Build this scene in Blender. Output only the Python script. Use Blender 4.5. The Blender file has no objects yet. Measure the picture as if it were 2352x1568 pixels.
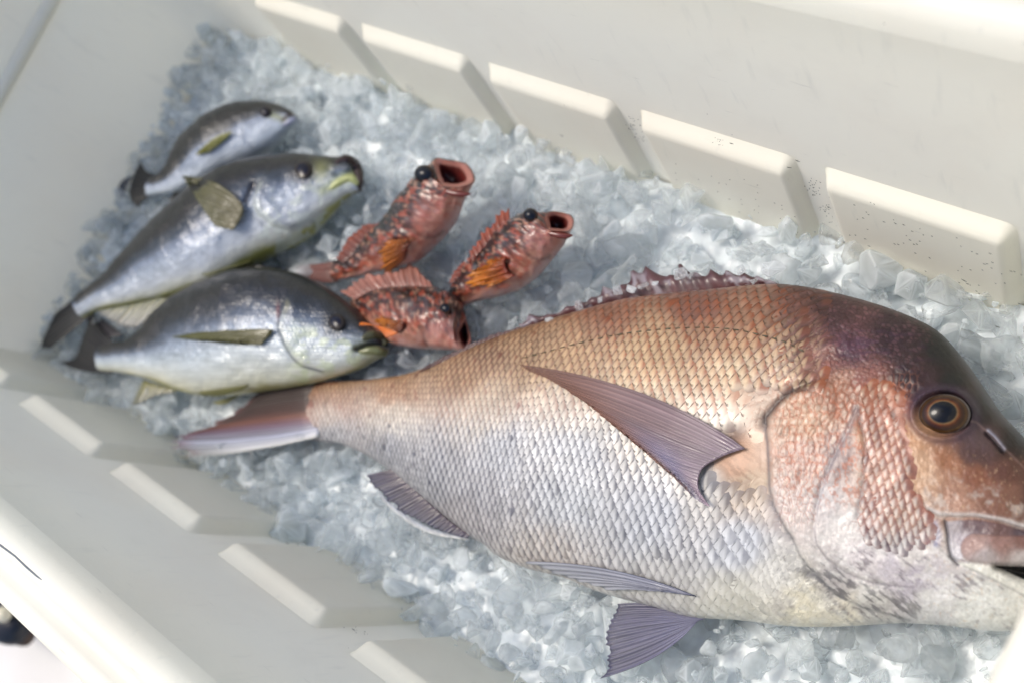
import bpy, bmesh, math, random
import numpy as np
random.seed(7); rng = np.random.default_rng(11)
sc = bpy.context.scene
COL = sc.collection

# ------------------------------------------------------------------ camera
W, H, F = 2352., 1568., 2700.           # picture frame the outlines were measured in, focal length in those units
d = np.array([1550, 960, 2700.]); d /= np.linalg.norm(d)
u_ = np.array([-3560, -1710, 2700.]); u_ -= d * (u_ @ d); u_ /= np.linalg.norm(u_)
v_ = np.cross(d, u_)
R = np.array([-u_, v_, -d])             # columns: camera right, down, forward in world axes
CAM = np.array([0, 0, .6])
cam_data = bpy.data.cameras.new('camera'); cam = bpy.data.objects.new('camera', cam_data); COL.objects.link(cam)
from mathutils import Matrix, Vector
M = Matrix(((R[0,0], -R[0,1], -R[0,2], CAM[0]), (R[1,0], -R[1,1], -R[1,2], CAM[1]), (R[2,0], -R[2,1], -R[2,2], CAM[2]), (0,0,0,1)))
cam.matrix_world = M
cam_data.sensor_width = 36; cam_data.lens = F / W * 36
cam_data.clip_start = .02; cam_data.clip_end = 50
cam_data.dof.use_dof = True; cam_data.dof.focus_distance = .585; cam_data.dof.aperture_fstop = 5.4
sc.camera = cam

# ------------------------------------------------------------------ light
SUN_EL, SUN_AZ = 66, -160               # degrees; azimuth measured from +X towards +Y
world = bpy.data.worlds.new('World'); sc.world = world; world.use_nodes = True
nt = world.node_tree; bg = nt.nodes['Background']
sky = nt.nodes.new('ShaderNodeTexSky'); sky.sky_type = 'NISHITA'; sky.sun_disc = False
sky.sun_elevation = math.radians(SUN_EL); sky.sun_rotation = math.radians(90 - SUN_AZ)
sky.air_density = 1.0; sky.dust_density = 3.2; sky.ozone_density = 1.0
nt.links.new(sky.outputs[0], bg.inputs[0]); bg.inputs[1].default_value = .15
sl = bpy.data.lights.new('sun', 'SUN'); sl.energy = 1.7; sl.angle = math.radians(20); sl.color = (1, .935, .83)
so = bpy.data.objects.new('sun', sl); COL.objects.link(so)
sd = Vector((math.cos(math.radians(SUN_EL)) * math.cos(math.radians(SUN_AZ)), math.cos(math.radians(SUN_EL)) * math.sin(math.radians(SUN_AZ)), math.sin(math.radians(SUN_EL))))
so.rotation_euler = sd.to_track_quat('Z', 'Y').to_euler(); so.location = (0, 0, 2)
sc.view_settings.view_transform = 'Standard'; sc.view_settings.look = 'None'
sc.view_settings.exposure = .28; sc.view_settings.gamma = 1; sc.view_settings.use_curve_mapping = False
sc.cycles.max_bounces = 14; sc.cycles.transmission_bounces = 10; sc.cycles.transparent_max_bounces = 16
sc.cycles.diffuse_bounces = 5; sc.cycles.glossy_bounces = 4; sc.cycles.sample_clamp_indirect = 4

# ------------------------------------------------------------------ helpers
def ray(p):
    p = np.atleast_2d(np.asarray(p, float))
    c = np.stack([p[:,0] - W/2, p[:,1] - H/2, np.full(len(p), F)], 1)
    return c @ R.T
def on_plane(p, A, n):
    r = ray(p); t = ((A - CAM) @ n) / (r @ n); return CAM + r * t[:,None]
def at_z(p, z):
    r = ray(p); t = (z - CAM[2]) / r[:,2]; return CAM + r * t[:,None]
def at_y(p, y):
    r = ray(p); t = (y - CAM[1]) / r[:,1]; return CAM + r * t[:,None]
def proj(P):
    c = (P - CAM) @ R; return np.stack([c[...,0] / c[...,2] * F + W/2, c[...,1] / c[...,2] * F + H/2], -1)
def lin(c):
    c = np.asarray(c, float) / 255.; c = np.where(c <= .04045, c / 12.92, ((c + .055) / 1.055) ** 2.4); return .93 * c ** 1.22
def sm(a, b, x):
    t = np.clip((x - a) / (b - a), 0, 1); return t * t * (3 - 2 * t)
def spline(pts, n, s=None):
    """smooth resample of a polyline (Catmull-Rom); s: parameter values 0..1 by chord length"""
    p = np.asarray(pts, float)
    if len(p) == 2: p = np.array([p[0], (p[0] + p[1]) / 2, p[1]])
    L = np.r_[0, np.cumsum(np.linalg.norm(np.diff(p, axis=0), axis=1))]; L /= L[-1]
    q = np.linspace(0, 1, n) if s is None else s
    i = np.clip(np.searchsorted(L, q, side='right') - 1, 0, len(p) - 2)
    m = np.zeros_like(p); m[1:-1] = (p[2:] - p[:-2]) / (L[2:] - L[:-2])[:,None]
    m[0] = (p[1] - p[0]) / (L[1] - L[0]); m[-1] = (p[-1] - p[-2]) / (L[-1] - L[-2])
    h = (L[i+1] - L[i]); t = ((q - L[i]) / h)[:,None]; h = h[:,None]
    return (2*t**3 - 3*t**2 + 1) * p[i] + (t**3 - 2*t**2 + t) * h * m[i] + (-2*t**3 + 3*t**2) * p[i+1] + (t**3 - t**2) * h * m[i+1]
def hash3(i, j, k):
    n = (i * 374761393 + j * 668265263 + k * 2147483647 // 7 + 974634777) & 0x7fffffff
    n = ((n ^ (n >> 13)) * 1274126177) & 0x7fffffff; n = n ^ (n >> 16)
    return (n & 0xffff) / 65535.
def vnoise(x, y, k=0):
    x = np.asarray(x, float); y = np.asarray(y, float)
    i = np.floor(x).astype(np.int64); j = np.floor(y).astype(np.int64); fx = x - i; fy = y - j
    fx = fx*fx*(3-2*fx); fy = fy*fy*(3-2*fy)
    a = hash3(i, j, k); b = hash3(i+1, j, k); c = hash3(i, j+1, k); e = hash3(i+1, j+1, k)
    return (a*(1-fx) + b*fx) * (1-fy) + (c*(1-fx) + e*fx) * fy
def fbm(x, y, k=0, o=4):
    s = 0; a = .5
    for q in range(o): s = s + a * vnoise(x * 2**q + 17*q, y * 2**q + 5*q, k + q); a *= .5
    return s / (1 - .5**o)
def worley(x, y, k=0, jit=.8):
    i0 = np.floor(x).astype(np.int64); j0 = np.floor(y).astype(np.int64); d1 = np.full(x.shape, 9.); d2 = np.full(x.shape, 9.); idv = np.zeros(x.shape)
    for di in (-1,0,1):
        for dj in (-1,0,1):
            i = i0 + di; j = j0 + dj; cx = i + .5 + (hash3(i,j,k)-.5)*jit + .5*(j % 2) - .25; cy = j + .5 + (hash3(i,j,k+5)-.5)*jit
            dd = np.hypot(x-cx, y-cy); m = dd < d1; d2 = np.where(m, d1, np.minimum(d2, dd)); d1 = np.where(m, dd, d1); idv = np.where(m, hash3(i,j,k+9), idv)
    return d1, d2, idv
def pdist(P, poly):
    """distance and side of 2-D points P to a polyline"""
    poly = np.asarray(poly, float); best = np.full(len(P), 1e9); side = np.zeros(len(P)); par = np.zeros(len(P))
    for i in range(len(poly) - 1):
        a = poly[i]; ab = poly[i+1] - a; L2 = ab @ ab + 1e-9
        tt = ((P - a) @ ab) / L2; t = np.clip(tt, 0, 1); q = a + t[:,None] * ab
        dd = np.hypot(*(P - q).T); cr = ab[0] * (P[:,1] - a[1]) - ab[1] * (P[:,0] - a[0])
        m = dd < best; best[m] = dd[m]; side[m] = np.sign(cr[m]); par[m] = (i + t[m]) / (len(poly) - 1)
    return best, side, par
def inside(P, poly):
    poly = np.asarray(poly, float); c = np.zeros(len(P), bool); j = len(poly) - 1
    for i in range(len(poly)):
        a, b = poly[i], poly[j]
        with np.errstate(divide='ignore', invalid='ignore'):
            m = ((a[1] > P[:,1]) != (b[1] > P[:,1])) & (P[:,0] < (b[0]-a[0]) * (P[:,1]-a[1]) / (b[1]-a[1] + 1e-12) + a[0])
        c ^= m; j = i
    return c
def mesh_obj(name, V, Fc, mat, parent=None, col=None, alpha=None, smooth=True, extra=None):
    me = bpy.data.meshes.new(name); V = np.asarray(V, np.float32)
    me.vertices.add(len(V)); me.vertices.foreach_set('co', V.ravel())
    if isinstance(Fc, np.ndarray):
        k = Fc.shape[1]; nf = len(Fc)
        me.loops.add(nf*k); me.loops.foreach_set('vertex_index', Fc.astype(np.int32).ravel())
        me.polygons.add(nf); me.polygons.foreach_set('loop_start', np.arange(0, nf*k, k, dtype=np.int32))
        me.update(calc_edges=True)
    else:
        me.clear_geometry(); me.from_pydata(V.tolist(), [], Fc)
    me.validate()
    if smooth: me.polygons.foreach_set('use_smooth', np.ones(len(me.polygons), bool))
    if col is not None:
        c = np.ones((len(V), 4), np.float32); c[:,:3] = col
        if alpha is not None: c[:,3] = alpha
        at = me.color_attributes.new('Col', 'FLOAT_COLOR', 'POINT'); at.data.foreach_set('color', c.ravel())
    if extra is not None:
        for kx, vx in extra.items():
            at = me.attributes.new(kx, 'FLOAT', 'POINT'); at.data.foreach_set('value', np.asarray(vx, np.float32))
    me.materials.append(mat); o = bpy.data.objects.new(name, me); COL.objects.link(o)
    if parent is not None: o.parent = parent; o.matrix_parent_inverse = parent.matrix_world.inverted()
    return o
def thing(name, label, cat, loc, group=None):
    o = bpy.data.objects.new(name, None); COL.objects.link(o); o.location = loc; o.empty_display_size = .02
    o.matrix_world = Matrix.Translation(Vector(loc))
    o['label'] = label; o['category'] = cat
    if group: o['group'] = group
    return o
def gridF(nu, nv, wrap=False):
    i, j = np.meshgrid(np.arange(nu-1), np.arange(nv if wrap else nv-1), indexing='ij')
    j2 = (j+1) % nv
    return np.stack([i*nv+j, (i+1)*nv+j, (i+1)*nv+j2, i*nv+j2], -1).reshape(-1, 4)
def mat(name, base=(.5,.5,.5), rough=.4, spec=.5, metal=0, coat=0, coat_r=.1, trans=0, ior=1.45, sss=0, sss_r=(.01,.01,.01), attr=True, bump=0, bscale=800, alpha=False, var=0, vscale=60):
    m = bpy.data.materials.new(name); m.use_nodes = True; t = m.node_tree; b = t.nodes['Principled BSDF']
    b.inputs['Base Color'].default_value = (*base, 1); b.inputs['Roughness'].default_value = rough
    b.inputs['Specular IOR Level'].default_value = spec; b.inputs['Metallic'].default_value = metal
    b.inputs['Coat Weight'].default_value = coat; b.inputs['Coat Roughness'].default_value = coat_r
    b.inputs['Transmission Weight'].default_value = trans; b.inputs['IOR'].default_value = ior
    b.inputs['Subsurface Weight'].default_value = sss; b.inputs['Subsurface Radius'].default_value = sss_r; b.inputs['Subsurface Scale'].default_value = 1
    src = None
    if attr:
        a = t.nodes.new('ShaderNodeAttribute'); a.attribute_name = 'Col'; src = a.outputs['Color']
        if alpha: t.links.new(a.outputs['Alpha'], b.inputs['Alpha'])
    if var:
        g = t.nodes.new('ShaderNodeNewGeometry'); n = t.nodes.new('ShaderNodeTexNoise'); n.inputs['Scale'].default_value = vscale; n.inputs['Detail'].default_value = 6
        t.links.new(g.outputs['Position'], n.inputs['Vector'])
        mr = t.nodes.new('ShaderNodeMapRange'); mr.inputs['From Min'].default_value = .3; mr.inputs['From Max'].default_value = .7
        mr.inputs['To Min'].default_value = 1 - var; mr.inputs['To Max'].default_value = 1 + var * .4
        t.links.new(n.outputs[0], mr.inputs['Value'])
        mx = t.nodes.new('ShaderNodeVectorMath'); mx.operation = 'SCALE'
        if src is not None: t.links.new(src, mx.inputs[0])
        else: mx.inputs[0].default_value = base
        t.links.new(mr.outputs[0], mx.inputs['Scale']); src = mx.outputs[0]
    if src is not None: t.links.new(src, b.inputs['Base Color'])
    if bump:
        g = t.nodes.new('ShaderNodeNewGeometry'); n = t.nodes.new('ShaderNodeTexNoise'); n.inputs['Scale'].default_value = bscale; n.inputs['Detail'].default_value = 4
        t.links.new(g.outputs['Position'], n.inputs['Vector'])
        bp = t.nodes.new('ShaderNodeBump'); bp.inputs['Strength'].default_value = bump; bp.inputs['Distance'].default_value = .0006
        t.links.new(n.outputs[0], bp.inputs['Height']); t.links.new(bp.outputs[0], b.inputs['Normal'])
    return m
M_plastic = mat('moulded_plastic', (.83,.83,.745), .42, .4, attr=False, bump=.2, bscale=350, var=.0, vscale=14)
def age_plastic(m):
    t = m.node_tree; b = t.nodes['Principled BSDF']; out = t.nodes['Material Output']; g = t.nodes.new('ShaderNodeNewGeometry')
    def noise(sc_, scale, det, a, c):
        mp = t.nodes.new('ShaderNodeMapping'); mp.inputs['Scale'].default_value = sc_; t.links.new(g.outputs['Position'], mp.inputs['Vector'])
        n = t.nodes.new('ShaderNodeTexNoise'); n.inputs['Scale'].default_value = scale; n.inputs['Detail'].default_value = det; t.links.new(mp.outputs[0], n.inputs['Vector'])
        r = t.nodes.new('ShaderNodeMapRange'); r.inputs['From Min'].default_value = a; r.inputs['From Max'].default_value = c; t.links.new(n.outputs[0], r.inputs['Value']); return r.outputs[0]
    def mix(fac, a, c, k):
        x = t.nodes.new('ShaderNodeMix'); x.data_type = 'RGBA'; mm = t.nodes.new('ShaderNodeMath'); mm.operation = 'MULTIPLY'; mm.inputs[1].default_value = k
        t.links.new(fac, mm.inputs[0]); t.links.new(mm.outputs[0], x.inputs['Factor'])
        if hasattr(a, 'links'): t.links.new(a, x.inputs['A'])
        else: x.inputs['A'].default_value = (*a, 1)
        x.inputs['B'].default_value = (*c, 1); return x.outputs['Result']
    c1 = mix(noise((1,1,1), 11, 4, .45, .7), (.90,.88,.765), (.86,.81,.69), .7)
    c2 = mix(noise((1,1,1), 40, 6, .58, .78), c1, (.80,.78,.68), .35)
    c3 = mix(noise((.12,1,1), 420, 3, .70, .80), c2, (.42,.42,.38), .5)
    c4 = mix(noise((1,1,.1), 160, 4, .62, .80), c3, (.62,.62,.56), .35)
    t.links.new(c4, b.inputs['Base Color'])
    tl = t.nodes.new('ShaderNodeBsdfTranslucent'); tl.inputs[0].default_value = (.95,.93,.82,1)
    mx = t.nodes.new('ShaderNodeMixShader'); mx.inputs[0].default_value = .17; t.links.new(b.outputs[0], mx.inputs[1]); t.links.new(tl.outputs[0], mx.inputs[2]); t.links.new(mx.outputs[0], out.inputs['Surface'])
age_plastic(M_plastic)
M_skin = mat('wet_fish_skin', rough=.42, spec=.4, metal=.05, coat=.15, coat_r=.2, bump=.35, bscale=1400, sss=.05, sss_r=(.003,.002,.0015))
M_scale = mat('fish_scale', rough=.36, spec=.5, metal=.1, coat=.18, coat_r=.15, bump=.2, bscale=2500)
M_silver = mat('silver_fish_skin', rough=.34, spec=.5, metal=.08, coat=.45, coat_r=.1, bump=.3, bscale=900, var=.08, vscale=120)
M_rock = mat('mottled_fish_skin', rough=.34, spec=.6, coat=.5, coat_r=.15, bump=.5, bscale=900, sss=.08, sss_r=(.004,.002,.001))
M_fin = mat('fin_membrane', rough=.38, spec=.5, coat=.25, alpha=True, bump=.2, bscale=1500)
M_eye = mat('wet_eye', rough=.3, spec=.25, coat=.35, coat_r=.03)
M_mouth = mat('mouth_flesh', rough=.3, spec=.5, coat=.4)
M_dirt = mat('dirt', (.05,.05,.035), .8, attr=False)

# ------------------------------------------------------------------ the box
Zr = .2
def half_y(z, s):
    # inner wall position (top wall s=+1, lower wall s=-1)
    return (.1685 + .155 * (z - .0)) if s > 0 else (-.1435 - .135 * z)
def ring(z, off=0, n=44, r=.034):
    x0 = -.806 - .16*z - off; x1 = -.0565 + off; y1 = half_y(z, 1) + off; y0 = half_y(z, -1) - off
    r = max(r + off, .004); P = []
    for cx, cy, a0 in ((x1-r, y1-r, 0), (x0+r, y1-r, 90), (x0+r, y0+r, 180), (x1-r, y0+r, 270)):
        for k in range(n // 4):
            a = math.radians(a0 + 90 * k / (n // 4 - 1)); P.append((cx + r*math.cos(a), cy + r*math.sin(a), z))
    # fill the straights
    Q = []
    for i in range(len(P)):
        a = np.array(P[i]); b = np.array(P[(i+1) % len(P)]); L = np.linalg.norm(b - a)
        Q.append(a)
        if i % (n//4) == n//4 - 1:
            for k in range(1, 12): Q.append(a + (b - a) * k / 12)
    return np.array(Q)
box = thing('cooler_box', 'white plastic cooler box with ribbed inner walls, filled with ice and fish', 'cooler box', (-.43, .0, -.08))
zs = np.r_[np.linspace(-.08, .185, 40)]
def shell(name, rings):
    n = len(rings[0]); V = np.concatenate(rings); return mesh_obj(name, V, gridF(len(rings), n, True), M_plastic, box)
def rib(z):  # horizontal rib of the end wall is modelled separately
    return 0
shell('inner_wall', [ring(z) for z in zs])
fl = ring(-.0795); mesh_obj('box_floor', fl, [list(range(len(fl)))], M_plastic, box, smooth=False)
# the rim: rolls over from the inner wall, steps and ends in an outer lip
prof = [(0,.185),(.0012,.1935),(.004,.1985),(.008,.2005),(.0135,.2005),(.0150,.1985),(.0165,.1978),(.0205,.1980),(.0225,.2003),(.0245,.2012),(.029,.2012),(.0325,.2000),(.0345,.1965),(.0348,.185),(.0338,.170),(.032,.155)]
shell('rim', [ring(z, o) for o, z in prof])
# raised panels moulded on the long walls: separate shallow blocks with sloped top ledge
def panel(x0, x1, s):
    nx, nz = 70, 60; th = .0084 if s > 0 else .0095
    X = np.linspace(x0 - .0035, x1 + .006, nx); Z = np.linspace(-.07, .0656 if s > 0 else .0812, nz)
    XX, ZZ = np.meshgrid(X, Z, indexing='ij')
    ex = sm(x0 - .004, x0 + .0015, XX) * (1 - sm(x1 - .001, x1 + .0065, XX)); ez = 1 - sm(.072, .092, ZZ) * 1.0
    ez = np.clip((.0650 - ZZ) / .0070, 0, 1) if s > 0 else np.clip((.0805 - ZZ) / .0075, 0, 1); ez = ez + .0 * ZZ
    h = th * ex * ez
    yw = np.array([half_y(z, s) for z in Z])[None,:] * np.ones((nx, 1)) + (.0006 * s)
    Y = yw - s * h
    V = np.stack([XX, Y, ZZ], -1).reshape(-1, 3); Fq = gridF(nx, nz)
    if s > 0: Fq = Fq[:, ::-1]
    return mesh_obj('raised_panel', V, Fq, M_plastic, box)
for k in range(-4, 2):
    x = -.2395 + .1145 * k; panel(x, x + .0895, 1)
for xa, xb in ((-.790, -.722), (-.687, -.604), (-.575, -.496), (-.4626, -.382), (-.3483, -.268), (-.235, -.155)):
    panel(xa, xb, -1)
# rib across the far end wall
def bar(name, pts, r, m, parent, col=None, n=10):
    pts = np.asarray(pts, float); V = []; 
    for i, p in enumerate(pts):
        t = pts[min(i+1, len(pts)-1)] - pts[max(i-1, 0)]; t /= np.linalg.norm(t)
        a = np.cross(t, [0,0,1.]); a = a / np.linalg.norm(a) if np.linalg.norm(a) > 1e-6 else np.array([1.,0,0]); b = np.cross(a, t)
        rr = r[i] if hasattr(r, '__len__') else r
        for k in range(n): V.append(p + rr * (a * math.cos(2*math.pi*k/n) + b * math.sin(2*math.pi*k/n)))
    V = np.array(V); return mesh_obj(name, V, gridF(len(pts), n, True), m, parent, col=col)
ez = .118
bar('wall_rib', [(-.8275, y, ez) for y in np.linspace(-.125, .15, 30)], .0062, M_plastic, box, n=16)

# dirt on the walls
def flakes(spots, ytop):
    V = []; Fs = []
    for (x, y, sx, sy, ang) in spots:
        s = 1 if ytop else -1
        # point on the wall plane: iterate y(z)
        yw = half_y(.05, s) - s*.0
        for _ in range(4):
            p = at_y([(x, y)], yw)[0]; base = half_y(p[2], s)
            inpanel = p[2] < .066
            th = .0084 if s > 0 else .0095
            off = 0
            if inpanel:
                xs = ((p[0] + .2395) / .1145) % 1 if s > 0 else .9
                if xs < .79: off = th * min(1, max(0, (.0650 - p[2]) / .0070))
            yw = base - s * (off + .0004)
        k = 7; c = p; b0 = len(V)
        for q in range(k):
            a = 2*math.pi*q/k; rr = random.uniform(.6, 1.2)
            lx = math.cos(a) * sx * rr; ly = math.sin(a) * sy * rr
            V.append(c + np.array([lx*math.cos(ang) - ly*math.sin(ang), 0, (lx*math.sin(ang) + ly*math.cos(ang))]))
        V.append(c - np.array([0, s*.0003, 0]))
        for q in range(k): Fs.append([b0 + q, b0 + (q+1) % k, b0 + k])
    return V, Fs
sp = []
def spot(x, y, s=1, a=0, n=1, spread=0, el=1):
    for _ in range(n):
        k = math.sqrt(random.random()); sp.append((x + random.gauss(0, spread), y + random.gauss(0, spread*1.3), .00075*s*random.uniform(.5,1.1)*el, .00055*s*random.uniform(.4,1), a + random.uniform(-.4,.4)))
for q in [(1185,4,2,.5),(1222,127,1.4,0),(1352,160,1.8,0),(1560,190,1.8,-.6),(1633,215,2.2,0),(1645,222,1.2,-.5),(1625,262,1.2,0),(2215,645,2.2,-.9),(2222,652,1.8,-.5),(2290,750,1.8,0),(1150,108,1.2,0),(1290,312,2,-.5),(1680,330,1.8,0),(1655,322,1.4,0),(1812,385,1.8,.4),(1832,370,1.5,0)]:
    spot(q[0], q[1], q[2], q[3], el=1.5)
spot(1455, 285, .8, n=26, spread=13); spot(1478, 320, .6, n=16, spread=9); spot(1650, 320, .5, n=16, spread=12)
spot(1868, 432, .8, n=26, spread=8); spot(1893, 475, .7, n=28, spread=10); spot(1905, 510, .5, n=14, spread=8)
for _ in range(60): spot(random.uniform(1950, 2352), 0, .55, -.4, el=2.4); x = sp[-1][0]; sp[-1] = (x, 450 + (x-1950)*.42 + random.uniform(-10,110), *sp[-1][2:])
for _ in range(34): spot(random.uniform(1550, 1850), 0, .4, -.4, el=2); x = sp[-1][0]; sp[-1] = (x, 330 + (x-1550)*.42 + random.uniform(0,110), *sp[-1][2:])
for _ in range(22): spot(random.uniform(1150, 2352), random.uniform(10, 250), .35, -.4, el=1.5)
Vt, Ft = flakes(sp, True); sp = []
for q in [(262,1278,2.6,-.3),(12,1023,2.2,-.3),(660,1246,2.6,.5),(300,1080,2.4,0),(742,1510,1.5,0),(780,1432,1.4,-.6),(812,1445,1.4,-.6),(230,1215,1.2,0),(190,1200,1,0),(105,1135,1,0),(560,1395,1,0),(515,1470,1,0),(35,1157,1.1,0)]:
    spot(q[0], q[1], q[2], q[3], el=1.6)
spot(820, 1440, .6, n=14, spread=14); spot(285, 1068, .7, n=5, spread=5); spot(280,1215,.5,n=6,spread=30)
Vb, Fb = flakes(sp, False); off = len(Vt); Vt += Vb; Ft += [[a + off for a in f] for f in Fb]
o = mesh_obj('dirt_specks', np.array(Vt), Ft, M_dirt, box, smooth=False); o['kind'] = 'stuff'
# dark scratch on the lower rim
q = at_z([(0,1250),(35,1276),(60,1300),(85,1322),(97,1331)], .2003)
bar('rim_scratch', q, [.0007,.0006,.0007,.0006,.0003], mat('scratch', (.16,.18,.20), .7, attr=False), box, n=5)

# ------------------------------------------------------------------ ground outside
gm = mat('pale_concrete', (.74,.72,.69), .85, .3, attr=False, bump=.6, bscale=120, var=.12, vscale=9)
g = mesh_obj('ground', [(-30,-30,-.10),(30,-30,-.10),(30,30,-.10),(-30,30,-.10)], [[0,1,2,3]], gm, smooth=False); g['kind'] = 'structure'

# ------------------------------------------------------------------ generic fish
class Body: pass
def fish_body(name, D, V, axis, A, n, T, root, colfn, dispfn=None, mat_=None, nu=300, nv=110, pw=.85, flat_end=True, sink=1.0):
    """loft between dorsal and ventral outline, thick body; A,n: plane in which the outline lies"""
    D = np.asarray(D, float); V = np.asarray(V, float); ax = np.asarray(axis, float); ax /= np.linalg.norm(ax)
    def res(P):
        Q = spline(P, 600); t = (Q - Q[0]) @ ax; t = np.maximum.accumulate(t); t = (t - t[0]) / (t[-1] - t[0]); t += np.arange(600) * 1e-9
        s = np.linspace(0, 1, nu); s = s - .035 * np.sin(2*np.pi*s) * 0
        s = 1 - (1 - s) ** 1.25 if flat_end else s
        return np.stack([np.interp(s, t, Q[:,0]), np.interp(s, t, Q[:,1])], 1), s
    Dp, s = res(D); Vp, _ = res(V)
    Dw = on_plane(Dp, A, n); Vw = on_plane(Vp, A, n)
    Mw = (Dw + Vw) / 2; E = (Dw - Vw) / 2; w = np.linalg.norm(E, axis=1)
    Ts = T(s, w)
    b = Body(); b.s = s
    th = np.linspace(0, np.pi, nv); c = np.cos(th); si = np.sin(th)
    P = Mw[:,None] + E[:,None] * c[None,:,None] + n[None,None] * (Ts[:,None] * (si ** pw)[None])[...,None]
    px = proj(P)
    if dispfn is not None:
        dm = dispfn(px.reshape(-1, 2)).reshape(nu, nv) * .001 * np.minimum(1, si * 2.5)[None]
        P = P + n * dm[...,None]
    # underside (coarser profile same count in the around direction)
    nb = 24; tb = np.linspace(np.pi, 2*np.pi, nb)[1:-1]
    B = Mw[:,None] + E[:,None] * np.cos(tb)[None,:,None] + n[None,None] * (Ts[:,None] * sink * np.sin(tb)[None])[...,None]
    A2 = np.concatenate([P, B], 1); N = A2.shape[1]
    allpx = proj(A2).reshape(-1, 2)
    col = colfn(allpx)
    Fq = gridF(nu, N, True)
    Vv = A2.reshape(-1, 3)
    caps = [list(range(N))[::-1], [(nu-1)*N + k for k in range(N)]]
    fl = Fq.tolist() + caps
    b.obj = mesh_obj(name, Vv, fl, mat_ or M_skin, root, col=col)
    b.P = P; b.px = proj(P)
    du = np.gradient(P, axis=0); dv = np.gradient(P, axis=1); nn = np.cross(du, dv); L = np.linalg.norm(nn, axis=-1, keepdims=True); nn = nn / np.maximum(L, 1e-12)
    nn *= np.sign((nn @ n).mean()); b.N = nn; b.n = n; b.A = A; b.out = np.concatenate([Dp, Vp[::-1]])
    return b
def on_body(b, pts, off):
    """surface point of a body seen at picture position pts"""
    pts = np.atleast_2d(pts); fp = b.px.reshape(-1, 2); P = b.P.reshape(-1, 3); N = b.N.reshape(-1, 3); out = []
    for p in pts:
        dd = ((fp - p) ** 2).sum(1); k = np.argpartition(dd, 4)[:4]; wgt = 1 / (dd[k] + 1e-3); wgt /= wgt.sum()
        out.append((P[k] * wgt[:,None]).sum(0))
    out = np.array(out); r = ray(pts); r /= np.linalg.norm(r, axis=1)[:,None]
    # keep the picture position, take the depth from the surface
    dep = ((out - CAM) * r).sum(1) - off
    return CAM + r * dep[:,None]
def fin(name, base, tip, root, place, rays, col, ncol=None, mid=None, rip=.00035, rag=0, thick=.0003, nv=14, alpha=None, seed=0, bulge=0):
    """ribbed membrane from the base curve to the tip curve; place(px)->world"""
    nu = rays * 5 + 1; rs = np.random.default_rng(seed)
    a = spline(base, nu); b = spline(tip, nu); m = spline(mid, nu) if mid is not None else None
    v = np.linspace(0, 1, nv); ph = np.arange(nu) / 5.; ph = ph + .42 * (vnoise(ph * .9 + seed, ph * 0 + .5, seed) - .5) * 2
    rr = rs.uniform(-rag, rag, rays + 2); ext = np.interp(ph, np.arange(rays + 2), rr) - rag * .7 * np.abs(np.sin(np.pi * ph))
    G = np.zeros((nu, nv, 2)); U = np.zeros((nu, nv))
    for j, t in enumerate(v):
        if m is None: G[:,j] = a + (b - a) * (t * (1 + ext * t))[:,None]
        else:
            t2 = t * (1 + ext * t); G[:,j] = ((1-t2)**2)[:,None] * a + (2*t2*(1-t2))[:,None] * (2*m - .5*a - .5*b) + (t2**2)[:,None] * b
    P = place(G.reshape(-1, 2)).reshape(nu, nv, 3)
    du = np.gradient(P, axis=0); dv = np.gradient(P, axis=1); nn = np.cross(du, dv); nn /= np.maximum(np.linalg.norm(nn, axis=-1, keepdims=True), 1e-12)
    tow = CAM - P; nn *= np.sign((nn * tow).sum(-1, keepdims=True))
    rp = (np.cos(2*np.pi*ph)[:,None] * .5 + .5) * rip * (.3 + .7 * np.minimum(1, v * 3))[None]
    rp = rp + rs.normal(0, 1, (nu, 1)) * 0
    top = P + nn * (rp + thick + bulge * (np.sin(np.pi * v)[None]))[...,None]; bot = P + nn * (bulge * np.sin(np.pi * v)[None] - thick * 0)[...,None]
    uu = np.linspace(0, 1, nu)[:,None] * np.ones((1, nv)); vv = np.ones((nu, 1)) * v[None]; pp = ph[:,None] * np.ones((1, nv))
    c, al = col(uu, vv, pp)
    Vv = np.concatenate([top.reshape(-1, 3), bot.reshape(-1, 3)]); n1 = nu * nv
    Fq = gridF(nu, nv); Fb = Fq[:, ::-1] + n1
    e = []
    idx = np.arange(n1).reshape(nu, nv); loop = np.r_[idx[:,0], idx[-1,1:], idx[-2::-1,-1], idx[0,-2:0:-1]]
    lp = np.stack([np.roll(loop, -1), loop, loop + n1, np.roll(loop, -1) + n1], 1)
    Fa = np.concatenate([Fq, Fb, lp]); cc = np.concatenate([c.reshape(-1, 3)] * 2); aa = np.concatenate([al.ravel()] * 2)
    return mesh_obj(name, Vv, Fa, M_fin, root, col=cc, alpha=aa)
def fincol(c0, c1, membrane, a_ray=1, a_mem=.8, a_tip=None, k=0, vpow=1):
    c0, c1, mm = lin(c0), lin(c1), lin(membrane)
    def f(u, v, ph):
        r = (.5 + .5 * np.cos(2*np.pi*ph)) ** 1.5
        t = (v ** vpow)[...,None]; base = c0 * (1 - t) + c1 * t
        c = base * r[...,None] + (base * .62 + mm * .38) * (1 - r[...,None])
        c = c * (1 + .22 * (vnoise(np.floor(ph), ph * 0, k + 3) - .5))[...,None]; n = .72 + .56 * fbm(u * 34 + k, v * 5, k, 3); c = c * n[...,None]
        al = a_mem + (a_ray - a_mem) * r
        if a_tip is not None: al = al * (1 + (a_tip - 1) * v ** 2)
        return np.clip(c, 0, 1), np.clip(al, 0, 1)
    return f
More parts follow.
